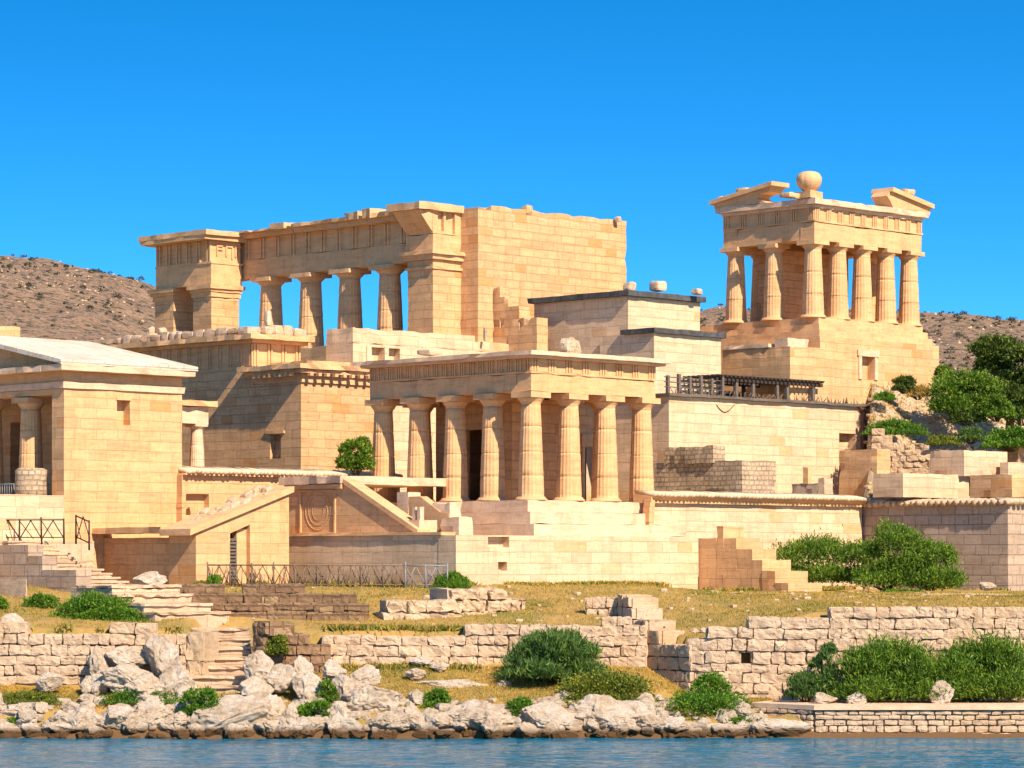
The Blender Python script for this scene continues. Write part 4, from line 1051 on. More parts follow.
# ------------------------------------------------------------------ sea walls of rough blocks
def block_wall(name, label, pts, ztop, zbot, th=.9, ch=.42, bl=.8, mat='limeblock', amp=.07, seed=1, gap=.004, hole=None, batter=.0, keep=None):
    """pts: plan polyline; ztop(s), zbot(s) along the length; every block has its own uneven shape"""
    random.seed(seed); m = MB(); core = MB()
    P = [Vector((x, y, 0)) for x, y in pts]; L = [0]
    for a, b in zip(P, P[1:]): L.append(L[-1] + (b - a).length)
    def at(s_):
        for i in range(len(P) - 1):
            if s_ <= L[i + 1] or i == len(P) - 2:
                d = (P[i + 1] - P[i]).normalized(); return P[i] + d * (s_ - L[i]), d
    zmin = min(zbot(t * L[-1] / 20) for t in range(21)); zmax = max(ztop(t * L[-1] / 40) for t in range(41))
    z = zmin; row = 0
    while z < zmax:
        h = ch * random.uniform(.8, 1.2); s_ = -random.uniform(0, bl * .6)
        while s_ < L[-1]:
            l = bl * random.uniform(.55, 1.5); a, b = max(0, s_), min(L[-1], s_ + l); mid = (a + b) / 2; s_ += l
            if b - a < .15: continue
            zt = ztop(mid)
            if z + h < zbot(mid): continue
            if z + h * .55 > zt: continue
            if hole and hole(mid, z + h / 2): continue
            p, d = at(mid); nrm = Vector((d.y, -d.x, 0))
            hz = h / 2 if z + h < zt + .2 else h * .4
            j = random.uniform(-.05, .035)
            c = p + nrm * (-th / 2 + j - batter * (z - zmin)) + Vector((0, 0, z + hz + .09 * noise.noise(Vector((mid * .45, z * .6, seed * 3.1)))))
            m.rough(c, d * ((b - a) / 2 - gap), -nrm * (th / 2), Vector((0, 0, hz - gap)), (max(4, int((b - a) / .13)), 2, 4), .17, amp * .85, 2.6)
            cc = p + nrm * (-th * .62) + Vector((0, 0, z + hz - .04)); m.rough(cc, d * ((b - a) / 2 + .05), -nrm * (th * .45), Vector((0, 0, hz + .03)), (1, 1, 1), 0, 0)
        z += h; row += 1
    o = m.build(name, M[mat]); return tag(o, label, 'wall')
pw = lambda px, Y: (wx(px, Y), Y)
lin = lambda xs_, zs_: (lambda s_: float(np.interp(s_, xs_, zs_)))
block_wall('sea_wall', 'rough pinkish block wall left of the narrow steps, boulders piled against it', [pw(-40, 125.4), pw(186, 125.4)], lambda s_: 4.3 + .12 * math.sin(s_ * 1.1), lambda s_: 2.0, bl=.75, ch=.42, amp=.08, seed=3)
block_wall('sea_wall_end', 'leaning pale block at the left of the narrow steps', [pw(186, 125.4), pw(203, 125.2), ], lambda s_: 4.3 , lambda s_: 1.9, th=1.6, bl=1.4, ch=1.2, amp=.14, seed=4, mat='lime')
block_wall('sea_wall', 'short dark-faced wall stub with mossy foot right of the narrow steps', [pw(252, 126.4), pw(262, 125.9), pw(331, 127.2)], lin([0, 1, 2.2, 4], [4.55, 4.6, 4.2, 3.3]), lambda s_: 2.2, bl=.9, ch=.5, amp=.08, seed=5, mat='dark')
block_wall('sea_wall', 'long low pale rubble wall across the middle of the bank behind the spiky shrub', [pw(322, 128.0), pw(520, 128.2), pw(646, 128.0)], lin([0, 2, 5, 8, 12.5, 14], [4.0, 4.15, 4.1, 4.3, 4.65, 4.5]), lambda s_: 2.6, bl=.9, ch=.42, amp=.09, seed=6)
block_wall('stepped_wall', 'stepped dark-sided wall of square blocks descending toward the sea right of the spiky shrub', [pw(617, 133.0), pw(646, 128.4), pw(690, 125.9)], lin([0, .8, 1.6, 2.6, 3.6, 4.8, 5.6, 7.7], [5.75, 5.6, 5.3, 4.95, 4.6, 4.25, 3.8, 3.75]), lambda s_: 1.6, th=1.3, bl=.8, ch=.5, amp=.05, seed=7, mat='limeblock')
block_wall('sea_wall', 'tall pale weathered block wall behind the quay at the right', [pw(688, 126.0), pw(715, 125.7), pw(1060, 125.6)], lin([0, 1.2, 1.5, 4, 6.5, 8.5, 15], [3.85, 3.9, 4.4, 4.85, 5.15, 5.25, 5.25]), lambda s_: 1.2, bl=.9, ch=.45, amp=.09, seed=8, hole=lambda s_, z_: 2.3 < s_ < 3.0 and 2.9 < z_ < 3.35)
block_wall('rubble_mound', 'long hump of cracked weathered masonry lying in the grass below the podium', [pw(384, 131.6), pw(440, 132.2), pw(526, 134.8)], lin([0, .5, 1.8, 4, 5.4, 6.6], [4.95, 5.35, 5.6, 5.85, 5.85, 5.4]), lambda s_: 4.3, th=1.6, bl=.9, ch=.6, amp=.16, seed=9, mat='lime')
block_wall('broken_wall', 'broken bit of wall with brown stones at the head of the stepped wall', [pw(586, 133.2), pw(618, 133.0)], lin([0, 1.5], [5.7, 5.8]), lambda s_: 4.6, th=.8, bl=.6, ch=.45, amp=.1, seed=10, mat='limeblock')
# long dark ledges in the grass
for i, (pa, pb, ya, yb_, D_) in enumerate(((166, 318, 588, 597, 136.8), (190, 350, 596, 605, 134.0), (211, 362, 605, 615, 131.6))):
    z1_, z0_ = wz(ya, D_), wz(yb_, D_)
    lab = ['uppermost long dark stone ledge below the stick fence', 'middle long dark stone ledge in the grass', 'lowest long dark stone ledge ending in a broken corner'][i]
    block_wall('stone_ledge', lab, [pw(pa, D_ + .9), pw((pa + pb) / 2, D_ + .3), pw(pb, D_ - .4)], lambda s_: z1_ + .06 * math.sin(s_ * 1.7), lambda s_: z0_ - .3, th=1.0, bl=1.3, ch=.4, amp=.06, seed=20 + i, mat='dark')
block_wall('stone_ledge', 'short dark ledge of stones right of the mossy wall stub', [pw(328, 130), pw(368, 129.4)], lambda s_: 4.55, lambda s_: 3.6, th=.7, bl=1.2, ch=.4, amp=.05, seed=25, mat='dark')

# quay
Qy = thing('quay', 'low stone quay with flat pale top at the right of the shore', 'quay', loc=(12.27, 121.5, 0), rz=0)
random.seed(31)
m = MB(); m.prism([(.15, .15), (18, .15), (18, 4.6), (-1.0, 4.6), (-2.2, 2.1)], 'z', -1.2, 1.14, .0); m.build('core', M['rubble'], Qy)
m = MB()
def qwall(a, b, n_out):
    a, b = Vector(a), Vector(b); d = (b - a).normalized(); L = (b - a).length; z = -.5
    while z < 1.05:
        h = random.uniform(.16, .3); s_ = 0
        while s_ < L:
            l = random.uniform(.25, .75); e = min(L, s_ + l); c = a + d * (s_ + e) / 2 + Vector((0, 0, z + h / 2))
            if e - s_ > .1: m.rough(c, d * ((e - s_) / 2 - .012), Vector((d.y, -d.x, 0)) * -.2, Vector((0, 0, h / 2 - .012)), (3, 2, 2), .35, .05, 2.2)
            s_ = e
        z += h
qwall((0, .18, 0), (18, .18, 0), 1); qwall((-2.25, 2.1, 0), (0, .18, 0), 1); m.build('face_stones', M['limeblock'], Qy)
m = MB(); m.prism([(-.05, -.12), (18, -.12), (18, 4.6), (-1.0, 4.6), (-2.4, 2.1)], 'z', 1.143, 1.33, .02); m.build('coping', M['plain_cream'], Qy)
# ------------------------------------------------------------------ boulders along the shore
def boulder(px0, px1, py0, py1, label, D=None, grp=None, tilt=0.0, seed=None, mat='rock', name='boulder', cat='boulder', fl=1.0, sub=4):
    sd_ = random.random() * 100 if seed is None else seed
    D = D or ground_at((px0 + px1) / 2, py1 - 2)
    wv_ = (px1 - px0) / F * D; hv = (py1 - py0) / F * D; dv = max(.5, min(wv_, hv * 1.6, 2.2)) * .9 * fl
    bm = bmesh.new(); bmesh.ops.create_icosphere(bm, subdivisions=sub, radius=1)
    o_ = Vector((sd_, sd_ * 1.7, sd_ * .6))
    # a few flat cuts make broken faces
    cuts = []
    rr = random.Random(int(sd_ * 977))
    for _ in range(13):
        n = Vector((rr.uniform(-1, 1), rr.uniform(-1, 1), rr.uniform(-.6, 1))).normalized(); cuts.append((n, rr.uniform(.5, .88)))
    for v in bm.verts:
        p = v.co.copy()
        for n, d in cuts:
            t = p.dot(n)
            if t > d: p -= n * (t - d) * .82
        p *= 1 + .24 * noise.noise(v.co * 1.1 + o_) + .13 * noise.noise(v.co * 2.7 + o_) - .2 * max(0, .35 - abs(noise.noise(v.co * 2.3 - o_)) * 2.2) + .10 * noise.noise(v.co * 5 + o_) + .06 * noise.noise(v.co * 11 + o_)
        v.co = p
    xs_ = [v.co.x for v in bm.verts]; wv_ *= 1.1; zs_ = [v.co.z for v in bm.verts]; ys_ = [v.co.y for v in bm.verts]
    for v in bm.verts:
        v.co.x = ((v.co.x - min(xs_)) / (max(xs_) - min(xs_)) - .5) * wv_
    for v in bm.verts:
        v.co.y = v.co.y * dv / (max(ys_) - min(ys_))
        v.co.z = (v.co.z - min(zs_)) / (max(zs_) - min(zs_)) * hv * 1.12 - .12 * hv
        if tilt: v.co.z += tilt * v.co.x
    for fc in bm.faces: fc.smooth = False
    me = bpy.data.meshes.new(name); bm.to_mesh(me); bm.free(); me.materials.append(M[mat])
    o = bpy.data.objects.new(name, me); C.objects.link(o); o.location = (wx((px0 + px1) / 2, D), D, wz(py1, D)); return tag(o, label, cat, grp)
random.seed(77)
G1 = 'white boulders along the shore'
for a in [
    (-8, 50, 703, 724, 'long flat white slab of rock at the far left of the waterline', 122.6),
    (48, 74, 700, 718, 'greyish rounded boulder right of the flat slab at the waterline', 123.2),
    (67, 109, 697, 717, 'wide pale boulder above the twin rocks at the left waterline', 123.4),
    (74, 103, 710, 736, 'bright white rounded boulder at the waterline left of the dark crack', 121.9),
    (101, 131, 704, 736, 'pinkish upright boulder at the waterline right of the dark crack', 122),
    (124, 169, 696, 729, 'big white overhanging boulder at the waterline left of the round bush', 122.3),
    (159, 188, 712, 736, 'low brownish rock between the white boulder and the round bush', 121.8),
    (48, 70, 719, 736, 'small white rock in the water left of the bright rounded boulder', 121.5),
    (22, 46, 722, 737, 'small dark wet rock at the left waterline', 121.4),
    (-6, 24, 722, 737, 'wet brown rock at the far left edge of the water', 121.5),
    (37, 65, 671, 690, 'boulder with a dark shaded front lying on the left grass', 124.2),
    (79, 95, 675, 693, 'small upright white stone left of the rock pile', 124.2),
    (88, 109, 645, 686, 'tall upright white rock against the left sea wall', 124.7),
    (92, 108, 670, 694, 'narrow white rock at the foot of the tall upright rock', 124.1),
    (106, 149, 646, 668, 'wide cracked rock on top of the pile against the sea wall', 124.9),
    (104, 149, 664, 695, 'broad white boulder in the middle of the left rock pile', 124.1),
    (146, 180, 634, 680, 'tallest white rock of the left pile beside the narrow steps', 124.6),
    (126, 164, 671, 701, 'low white boulder at the front of the left rock pile', 123.6),
    (160, 194, 663, 699, 'pale jagged rock at the right end of the left pile', 123.8),
    (176, 200, 684, 706, 'small pale rock behind the round bush', 123.4),
    (244, 277, 650, 684, 'rounded cream boulder at the foot of the narrow steps', 124.4),
    (262, 296, 663, 690, 'pale dome-shaped boulder right of the narrow steps', 124.1),
    (239, 273, 676, 704, 'white flat-topped boulder below the narrow steps', 123.5),
    (290, 313, 655, 684, 'pale rock behind the smooth grey-white slab', 124.4),
    (293, 327, 670, 701, 'smooth grey-white wedge of rock in the middle pile', 123.6),
    (323, 346, 659, 681, 'small egg-shaped white boulder at the top of the middle pile', 124.5),
    (342, 380, 664, 688, 'grey boulder with dark right side at the top of the middle pile', 124.3),
    (330, 362, 674, 703, 'square white boulder in the right of the middle pile', 123.6),
    (348, 402, 684, 718, 'large reddish-white boulder at the right of the middle pile', 122.8),
    (325, 353, 701, 730, 'white block-like boulder right of the small green bush', 122.3),
    (346, 374, 702, 724, 'round pinkish stone between two larger boulders', 122.5),
    (362, 408, 711, 736, 'low pale boulder at the waterline below the reddish-white one', 121.8),
    (281, 302, 702, 736, 'brown upright rock left of the small green bush at the water', 122.0),
    (254, 286, 694, 731, 'grey-white slanting rock beside the long diagonal slab', 122.6),
    (300, 330, 716, 737, 'dark low rock under the small green bush', 121.7),
    (240, 262, 720, 737, 'small white rock at the end of the long diagonal slab', 121.6),
    (262, 288, 720, 737, 'wedge of pale rock at the water left of the brown upright rock', 121.5),
    (403, 427, 701, 737, 'dark-footed white boulder at the waterline', 122),
    (418, 447, 707, 737, 'pale cracked boulder right of the dark-footed one', 121.9),
    (444, 522, 699, 738, 'massive long white rock shelf in the middle of the waterline', 122.0),
    (519, 574, 702, 738, 'massive rock with a dark left end at the waterline', 121.9),
    (558, 648, 694, 737, 'biggest jagged white rock rising under the spiky shrub', 122.2),
    (634, 658, 705, 733, 'jagged pale rock right of the biggest one', 122.2),
    (643, 690, 714, 737, 'low pitted pink rock at the waterline', 121.8),
    (684, 764, 723, 739, 'long low smooth brown rock at the waterline left of the quay', 121.6),
    (752, 812, 718, 738, 'low brown mound of rock against the quay end', 121.5),
    (134, 166, 571, 588, 'big smooth white stone resting at the foot of the broad stair', 139),
    (1, 23, 613, 636, 'square pale stone on the grass at the far left', 127.5),
    (814, 837, 692, 706, 'flat white stone on the quay left of the shrubs', 123),
    (847, 866, 691, 706, 'pointed white stone on the quay under the shrubs', 122.8),
    (929, 953, 680, 705, 'egg-shaped white stone on the quay between the two big shrubs', 122.9),
    (380, 398, 619, 630, 'white flat stone on the grass left of the hump of masonry', 133),
    (528, 541, 603, 612, 'white stone in the dry grass right of the hump', 137),
    (488, 500, 603, 614, 'small pale stone beside the hump of masonry', 136),
    (487, 499, 620, 626, 'tiny pale stone on the grass below the hump', 134),
    (499, 508, 616, 624, 'small white pebble-like stone on the grass in the middle', 134),
    (430, 449, 662, 671, 'pale flat stone at the foot of the long low wall', 127),
    (405, 426, 668, 680, 'white slab left in the dry grass of the bank', 126),
    (410, 434, 655, 666, 'pale squared stone fallen from the long low wall', 127.6),
    (497, 512, 680, 690, 'small pale stone right of the flat slab', 125.5),
    (689, 699, 628, 636, 'small white stone beside the stepped wall', 129),
    (700, 712, 627, 636, 'small rounded stone at the end of the tall sea wall', 128.6),
    (980, 996, 582, 590, 'pale lump of stone at the foot of the grey wall', 154),
    (998, 1008, 598, 604, 'small white stone on the grass at the right', 139),
    (654, 664, 694, 701, 'small pale stone below the yellow-green shrub', 123.6)]:
    boulder(*a, grp=G1, sub=5 if (a[1] - a[0]) > 34 else 4)
boulder(192, 268, 694, 739, 'long diagonal pitted slab of rock below the narrow steps', 121.9, G1, tilt=.30)
boulder(414, 486, 679, 692, 'large flat white slab lying in the dry grass of the bank', 125.4, G1, fl=.8)
fr_ = random.Random(5); protos = []
for k in range(110):
    X_ = fr_.uniform(-22.5, 10.2); Y_ = fr_.choice([fr_.uniform(121.1, 121.9), fr_.uniform(121.6, 123.6)]); zb_ = max(-.1, gzs(X_, Y_) - .12); s_ = fr_.uniform(.35, .8)
    if -13.2 < X_ < -10.8 and Y_ > 123: continue
    lab_ = 'small pale boulder wedged among the larger boulders of the shore'
    if k < 7:
        o = boulder(0, 40, 0, 24, lab_, 122, 'small boulders wedged along the shore', name='small_boulder', sub=4); protos.append(o)
    else: o = protos[k % 7].copy(); C.objects.link(o)
    o.location = (X_, Y_, zb_); o.rotation_euler = (0, 0, fr_.uniform(0, 6.28)); o.scale = (s_, s_ * fr_.uniform(.8, 1.2), s_ * fr_.uniform(.7, 1.3))
# small filler stones and rubble no one could count
def rubble(name, label, region, n, smin, smax, mat, seed):
    random.seed(seed); m = MB()
    for _ in range(n):
        x, y = region(); s_ = random.uniform(smin, smax) * random.uniform(.6, 1); z = float(gfun(np.array([x]), np.array([y]))[0])
        a = random.random() * 3.14; c_, s2 = math.cos(a), math.sin(a)
        m.rough((x, y, z + s_ * .2), (c_ * s_, s2 * s_, 0), (-s2 * s_ * .7, c_ * s_ * .7, 0), (0, 0, s_ * .5), (2, 2, 2), .45, s_ * .22, 2.5)
    return tag(m.build(name, M[mat]), label, 'rubble', None, 'stuff')
rubble('shore_rubble', 'small broken stones lying between the shore boulders', lambda: (random.uniform(-22, 10.4), random.uniform(121.1, 123.4)), 500, .12, .42, 'rock', 11)
def hillreg():
    px = random.uniform(836, 1040); Y = random.uniform(166, 190); return wx(px, Y), Y
rubble('hillside_rubble', 'loose pale stones scattered over the hillside on the right', hillreg, 1300, .05, .3, 'rubblestone', 12)
rubble('terrace_stones', 'small pale stones strewn over the dry grass terrace', lambda: (random.uniform(-20, 28), random.uniform(130, 150)), 260, .05, .2, 'limeblock', 13)
# dry-stone terraces on the hillside
def hill_wall(label, px0, px1, D0, D1, h, seed, mat='rubblestone'):
    za, zb_ = gzs(wx(px0, D0), D0), gzs(wx(px1, D1), D1)
    L = (Vector((wx(px0, D0), D0)) - Vector((wx(px1, D1), D1))).length
    block_wall('terrace_wall', label, [pw(px0, D0), pw(px1, D1)], lambda s_: za + (zb_ - za) * s_ / L + h + .15 * math.sin(s_ * 2.3), lambda s_: za + (zb_ - za) * s_ / L - .5, th=.7, bl=.6, ch=.36, amp=.1, seed=seed, mat=mat)
hill_wall('lowest dry-stone terrace wall on the hillside above the cream blocks', 872, 965, 173.2, 171.5, 1.7, 41)
hill_wall('short dark dry-stone wall beside the green grass patch on the hillside', 915, 956, 176, 174.5, 1.0, 42, 'grey')
hill_wall('uppermost dry-stone wall below the hilltop temple podium', 850, 940, 182, 179, .8, 43)
hill_wall('dry-stone wall below the round green shrubs on the hillside', 938, 1030, 176.5, 172, 1.0, 44)
hill_wall('middle dry-stone terrace wall left of the round green shrubs', 868, 940, 179, 177, .7, 45)
# far-left ruin above the temple roof
wallbox('ruined_wall', 'small golden ruined wall far behind the left temple roof', 'wall', -30, -20, 20, 190, 324, 345, 'gold', step=.6, jit=.04, chip=.2)

# ------------------------------------------------------------------ plants
def leaf_mesh(name, pts, nrm, size, up, mat, aspect=.38, bend=.4):
    n = len(pts)
    d = nrm * (1 - up) + np.array([0, 0, 1.0]) * up + rng.normal(0, .45, (n, 3)); d /= np.linalg.norm(d, axis=1, keepdims=True)
    s_ = np.cross(d, rng.normal(0, 1, (n, 3))); s_ /= np.linalg.norm(s_, axis=1, keepdims=True) + 1e-9
    L = size * rng.uniform(.6, 1.35, (n, 1)); Wd = L * aspect
    a = pts - d * L * .5; b = pts + s_ * Wd * .5; c = pts + d * L * .5; e = pts - s_ * Wd * .5
    co = np.stack([a, b, c, e], 1).reshape(-1, 3)
    me = bpy.data.meshes.new(name); me.vertices.add(4 * n); me.vertices.foreach_set('co', co.ravel().astype(np.float32))
    me.loops.add(4 * n); me.loops.foreach_set('vertex_index', np.arange(4 * n, dtype=np.int32)); me.polygons.add(n)
    me.polygons.foreach_set('loop_start', np.arange(0, 4 * n, 4, dtype=np.int32)); me.polygons.foreach_set('loop_total', np.full(n, 4, dtype=np.int32))
    me.update(); me.validate(); me.materials.append(mat); return me
def lobe_points(lobes, n):
    vol = np.array([l[3] * l[4] + l[4] * l[5] + l[3] * l[5] for l in lobes]); cnt = np.maximum(8, (vol / vol.sum() * n).astype(int))
    P, N_ = [], []
    for l, k in zip(lobes, cnt):
        d = rng.normal(0, 1, (k, 3)); d[:, 2] = np.where(d[:, 2] < -.3, -d[:, 2], d[:, 2]); d /= np.linalg.norm(d, axis=1, keepdims=True)
        r = rng.uniform(.4, 1.06, (k, 1)) ** .55; r = np.where(rng.random((k, 1)) < .07, r * rng.uniform(1.05, 1.38, (k, 1)), r)
        ph = rng.uniform(0, 6, 3); bump_ = 1 + .16 * np.sin(d @ np.array([5, 3, 4]) * 1.3 + ph[0]) + .1 * np.sin(d @ np.array([-4, 6, 7]) * 1.7 + ph[1])
        P.append(np.array(l[:3]) + d * r * bump_[:, None] * np.array(l[3:])); N_.append(d)
    return np.concatenate(P), np.concatenate(N_)
def shrub(label, px0, px1, py0, py1, D=None, n=5000, leaf=.13, mat='leaf', up=.35, lobes=9, name='shrub', cat='shrub', stems=True, aspect=.38, seed=0, grp=None, flat_=False, depth=None):
    global rng; rng = np.random.default_rng(seed + 100); rr = random.Random(seed)
    D = D or ground_at((px0 + px1) / 2, py1 - 2)
    Wd, Hh = (px1 - px0) / F * D, (py1 - py0) / F * D; dp = depth or min(Wd, Hh * 1.8) * .9
    ls = []
    for i in range(lobes):
        t = (i + .5) / lobes; x = (t - .5) * Wd * .72 + rr.uniform(-.06, .06) * Wd
        env = math.sqrt(max(.1, 1 - (2 * x / Wd) ** 2)); r = rr.uniform(.16, .24) * Wd * (1 if lobes > 4 else 1.4); rz_ = min(Hh * .42, r * 1.1) * rr.uniform(.8, 1.1)
        zc_ = max(rz_ * .75, (Hh * env - rz_) * rr.uniform(.75, 1.0)); ls.append((x, rr.uniform(-.3, .3) * dp, zc_, r, r * dp / Wd * 1.4 + .1, rz_))
        ls.append((x * 1.2, rr.uniform(-.45, .05) * dp, zc_ * .38, r * 1.05, r * .9, max(.12, zc_ * .42)))
        ls.append((x * 1.1, rr.uniform(-.4, .1) * dp, Hh * .13, r * 1.05, r * .8, Hh * .17))
    n = int(n * 1.5); leaf *= 1.12; P, N_ = lobe_points(ls, n); P[:, 2] = np.clip(P[:, 2], -.05, None)
    loc = (wx((px0 + px1) / 2, D), D, wz(py1, D))
    t = thing(name, label, cat, loc=loc, rz=0, group=grp)
    me = leaf_mesh('foliage', P, N_, leaf, up, M[mat], aspect); o = bpy.data.objects.new('foliage', me); C.objects.link(o); o.parent = t
    if stems:
        m = MB()
        for l in ls[:12]: m.tube((l[0] * .25, l[1] * .25, -.1), (l[0], l[1], l[2] * .9), .045, .015, 5)
        m.build('stem', M['bark'], t)
    return t
GS = 'shrubs and bushes among the ruins'
shrub('large spiky dark green bush in front of the long low rubble wall', 514, 602, 628, 681, 126.2, 15000, .26, 'leafgrey', .62, 11, aspect=.16, seed=1)
shrub('yellow-green low shrub in front of the spiky bush', 557, 650, 668, 706, 124.0, 9000, .1, 'leafyellow', .2, 10, seed=2, aspect=.6)
shrub('bright green mounded shrub left of the quay', 656, 756, 688, 727, 123.3, 11000, .1, 'leafbright', .2, 10, seed=3, aspect=.55)
shrub('upper lobe of bright green shrub against the sea wall corner', 690, 728, 672, 700, 124.4, 3500, .1, 'leafbright', .2, 4, seed=4, aspect=.5)
shrub('left big juniper-like shrub growing on the quay', 838, 944, 634, 704, 124.2, 17000, .19, 'leaf', .5, 12, seed=5, aspect=.22, depth=2.4)
shrub('right big juniper-like shrub growing on the quay at the right edge', 930, 1045, 632, 703, 124.3, 17000, .19, 'leaf', .5, 12, seed=6, aspect=.22, depth=2.4)
shrub('slim upright conifer shoot at the left of the quay shrubs', 809, 838, 638, 702, 124.2, 4200, .2, 'leafgrey', .7, 3, seed=7, aspect=.2)
shrub('small low tuft of conifer at the far left of the quay shrubs', 790, 822, 668, 700, 124.0, 3000, .18, 'leafgrey', .6, 3, seed=8, aspect=.2)
shrub('broad green shrub behind the stone stair', 764, 872, 528, 588, 159.0, 13000, .17, 'leaf', .45, 12, seed=9, aspect=.3)
shrub('tallest round green shrub in front of the grey wall', 856, 932, 520, 592, 155.0, 12000, .16, 'leaf', .4, 9, seed=10, aspect=.32)
shrub('yellowish green shrub at the right of the grey wall shrubs', 905, 964, 538, 593, 154.3, 8000, .15, 'leaf', .4, 7, seed=11, aspect=.32)
shrub('low bright mat of weeds in front of the grey wall shrubs', 880, 925, 588, 596, 151.5, 1500, .12, 'leafbright', .4, 6, stems=False, seed=12, name='weeds', cat='weeds')
shrub('green bush standing against the orange building left of the temple', 340, 373, 434, 473, 157.2, 6000, .16, 'leaf', .4, 5, seed=13, aspect=.35)
shrub('weeds growing against the podium corner at the end of the fence', 436, 468, 571, 590, 142.2, 3000, .22, 'leafbright', .75, 5, stems=False, seed=14, aspect=.16, name='weeds', cat='weeds')
shrub('tuft of weeds at the left end of the stick fence', 206, 222, 574, 587, 142.2, 1200, .16, 'leafbright', .7, 3, stems=False, seed=15, aspect=.2, name='weeds', cat='weeds')
shrub('dense low green shrub spilling over the grass left of the pale steps', 55, 140, 591, 627, 130.5, 11000, .11, 'leafbright', .25, 9, seed=16, aspect=.45)
shrub('green creeping shrub beside the four long pale steps', 78, 155, 606, 626, 129.6, 6000, .1, 'leafbright', .25, 8, seed=17, aspect=.45)
shrub('small round green tuft on the orange soil at the left', 27, 56, 592, 608, 134, 2200, .1, 'leafbright', .3, 4, seed=18, aspect=.45)
shrub('small green tuft at the left edge by the low block wall', -12, 9, 594, 612, 133, 1500, .1, 'leafbright', .3, 3, seed=19, aspect=.45)
shrub('round bright bush by the water left of the diagonal slab', 181, 224, 684, 723, 122.4, 6500, .11, 'leafbright', .3, 6, seed=20, aspect=.45)
shrub('small bright bush among the boulders at the water', 298, 332, 697, 724, 122.4, 4500, .11, 'leafbright', .3, 5, seed=21, aspect=.45)
shrub('thin green plant behind the small bright bush among boulders', 318, 336, 680, 702, 123.2, 1800, .13, 'leaf', .5, 3, seed=22, aspect=.3)
shrub('round bush on the bank left of the flat white slab', 420, 452, 688, 712, 123.3, 4000, .12, 'leafbright', .4, 5, seed=23, aspect=.35)
shrub('small round bush growing over the waterline rocks in the middle', 508, 535, 697, 720, 122.4, 3400, .1, 'leafbright', .3, 4, seed=24, aspect=.45)
shrub('moss and weeds on the dark wall stub by the narrow steps', 267, 288, 632, 656, 126.0, 2200, .1, 'leafyellow', .3, 4, seed=25, aspect=.5, stems=False, name='weeds', cat='weeds')
shrub('low weeds along the rocks right of the yellow-green shrub', 640, 700, 700, 722, 123.0, 4000, .1, 'leafyellow', .3, 7, seed=26, aspect=.5, stems=False, name='weeds', cat='weeds')
shrub('weeds at the foot of the left rock pile', 0, 60, 690, 704, 123.4, 2600, .1, 'leafyellow', .35, 8, seed=27, stems=False, aspect=.4, name='weeds', cat='weeds')
shrub('green weeds between the rock pile and the waterline boulders', 105, 180, 688, 704, 123.2, 2600, .1, 'leafbright', .35, 8, seed=28, stems=False, aspect=.4, name='weeds', cat='weeds')
shrub('small clump of grass on top of the wet rocks at far left', 0, 24, 716, 728, 122.1, 1000, .1, 'leafbright', .35, 4, seed=29, stems=False, aspect=.35, name='weeds', cat='weeds')
# hillside plants and the tree
shrub('big round green shrub on the hillside left of the tree', 930, 1004, 367, 417, 178, 12000, .18, 'leaf', .25, 8, seed=30, aspect=.5)
shrub('small round green shrub at the right of the big hillside shrub', 982, 1012, 392, 420, 176, 3500, .17, 'leaf', .25, 5, seed=31, aspect=.5)
shrub('bright green shrub above the right edge terrace blocks', 986, 1050, 426, 450, 173.5, 5000, .17, 'leafbright', .3, 7, seed=32, aspect=.45)
shrub('long patch of bright green weeds on the hillside', 868, 924, 418, 436, 175.5, 4500, .17, 'leafbright', .6, 9, seed=33, stems=False, aspect=.25, name='weeds', cat='weeds')
shrub('thin olive shrub beside the hilltop doorway', 893, 916, 374, 392, 180.5, 2200, .18, 'leafdark', .5, 5, seed=34, aspect=.3)
shrub('small green shrub behind the right end of the hilltop podium', 937, 952, 364, 381, 187, 1600, .17, 'leaf', .3, 3, seed=35, aspect=.5)
shrub('small green weed clump below the hilltop doorway', 876, 894, 391, 401, 179, 1300, .15, 'leafbright', .5, 4, seed=36, stems=False, aspect=.3, name='weeds', cat='weeds')
shrub('grey-green scrub above the dark dry-stone wall', 958, 984, 426, 442, 175, 2000, .14, 'leafgrey', .4, 4, seed=37, aspect=.3)
shrub('dry thorny scrub right of the thin olive shrub', 905, 932, 384, 398, 180, 1500, .14, 'dry', .5, 5, seed=38, aspect=.25)
def tree(label, px0, px1, py0, py1, pyb, D, n, seed):
    global rng; rng = np.random.default_rng(seed); rr = random.Random(seed)
    Wd, Hh, Hb = (px1 - px0) / F * D, (py1 - py0) / F * D, (pyb - py1) / F * D
    t = thing('tree', label, 'tree', loc=(wx((px0 + px1) / 2, D), D, wz(pyb, D)), rz=0)
    ls = []
    for i in range(26):
        a = rr.uniform(0, 6.28); r0 = math.sqrt(rr.random()) * .86; z_ = rr.uniform(.0, .86)
        e = math.sqrt(max(.12, 1 - abs(2 * z_ - .6) ** 2.4)) ; r = rr.uniform(.12, .19) * Wd
        ls.append((math.cos(a) * r0 * Wd * .5 * e, math.sin(a) * r0 * Wd * .45 * e, Hb + Hh * z_, r, r, r * .62))
    P, N_ = lobe_points(ls, n)
    me = leaf_mesh('crown', P, N_, .2, .2, M['leafdark'], .5); o = bpy.data.objects.new('crown', me); C.objects.link(o); o.parent = t
    m = MB(); m.tube((0, 0, -.4), (.1, 0, Hb + Hh * .3), .28, .17, 9); m.build('trunk', M['bark'], t)
    m = MB()
    for l in ls[:14]: m.tube((.08, 0, Hb + Hh * rr.uniform(.05, .3)), l[:3], .09, .03, 6)
    m.build('limb', M['bark'], t); return t
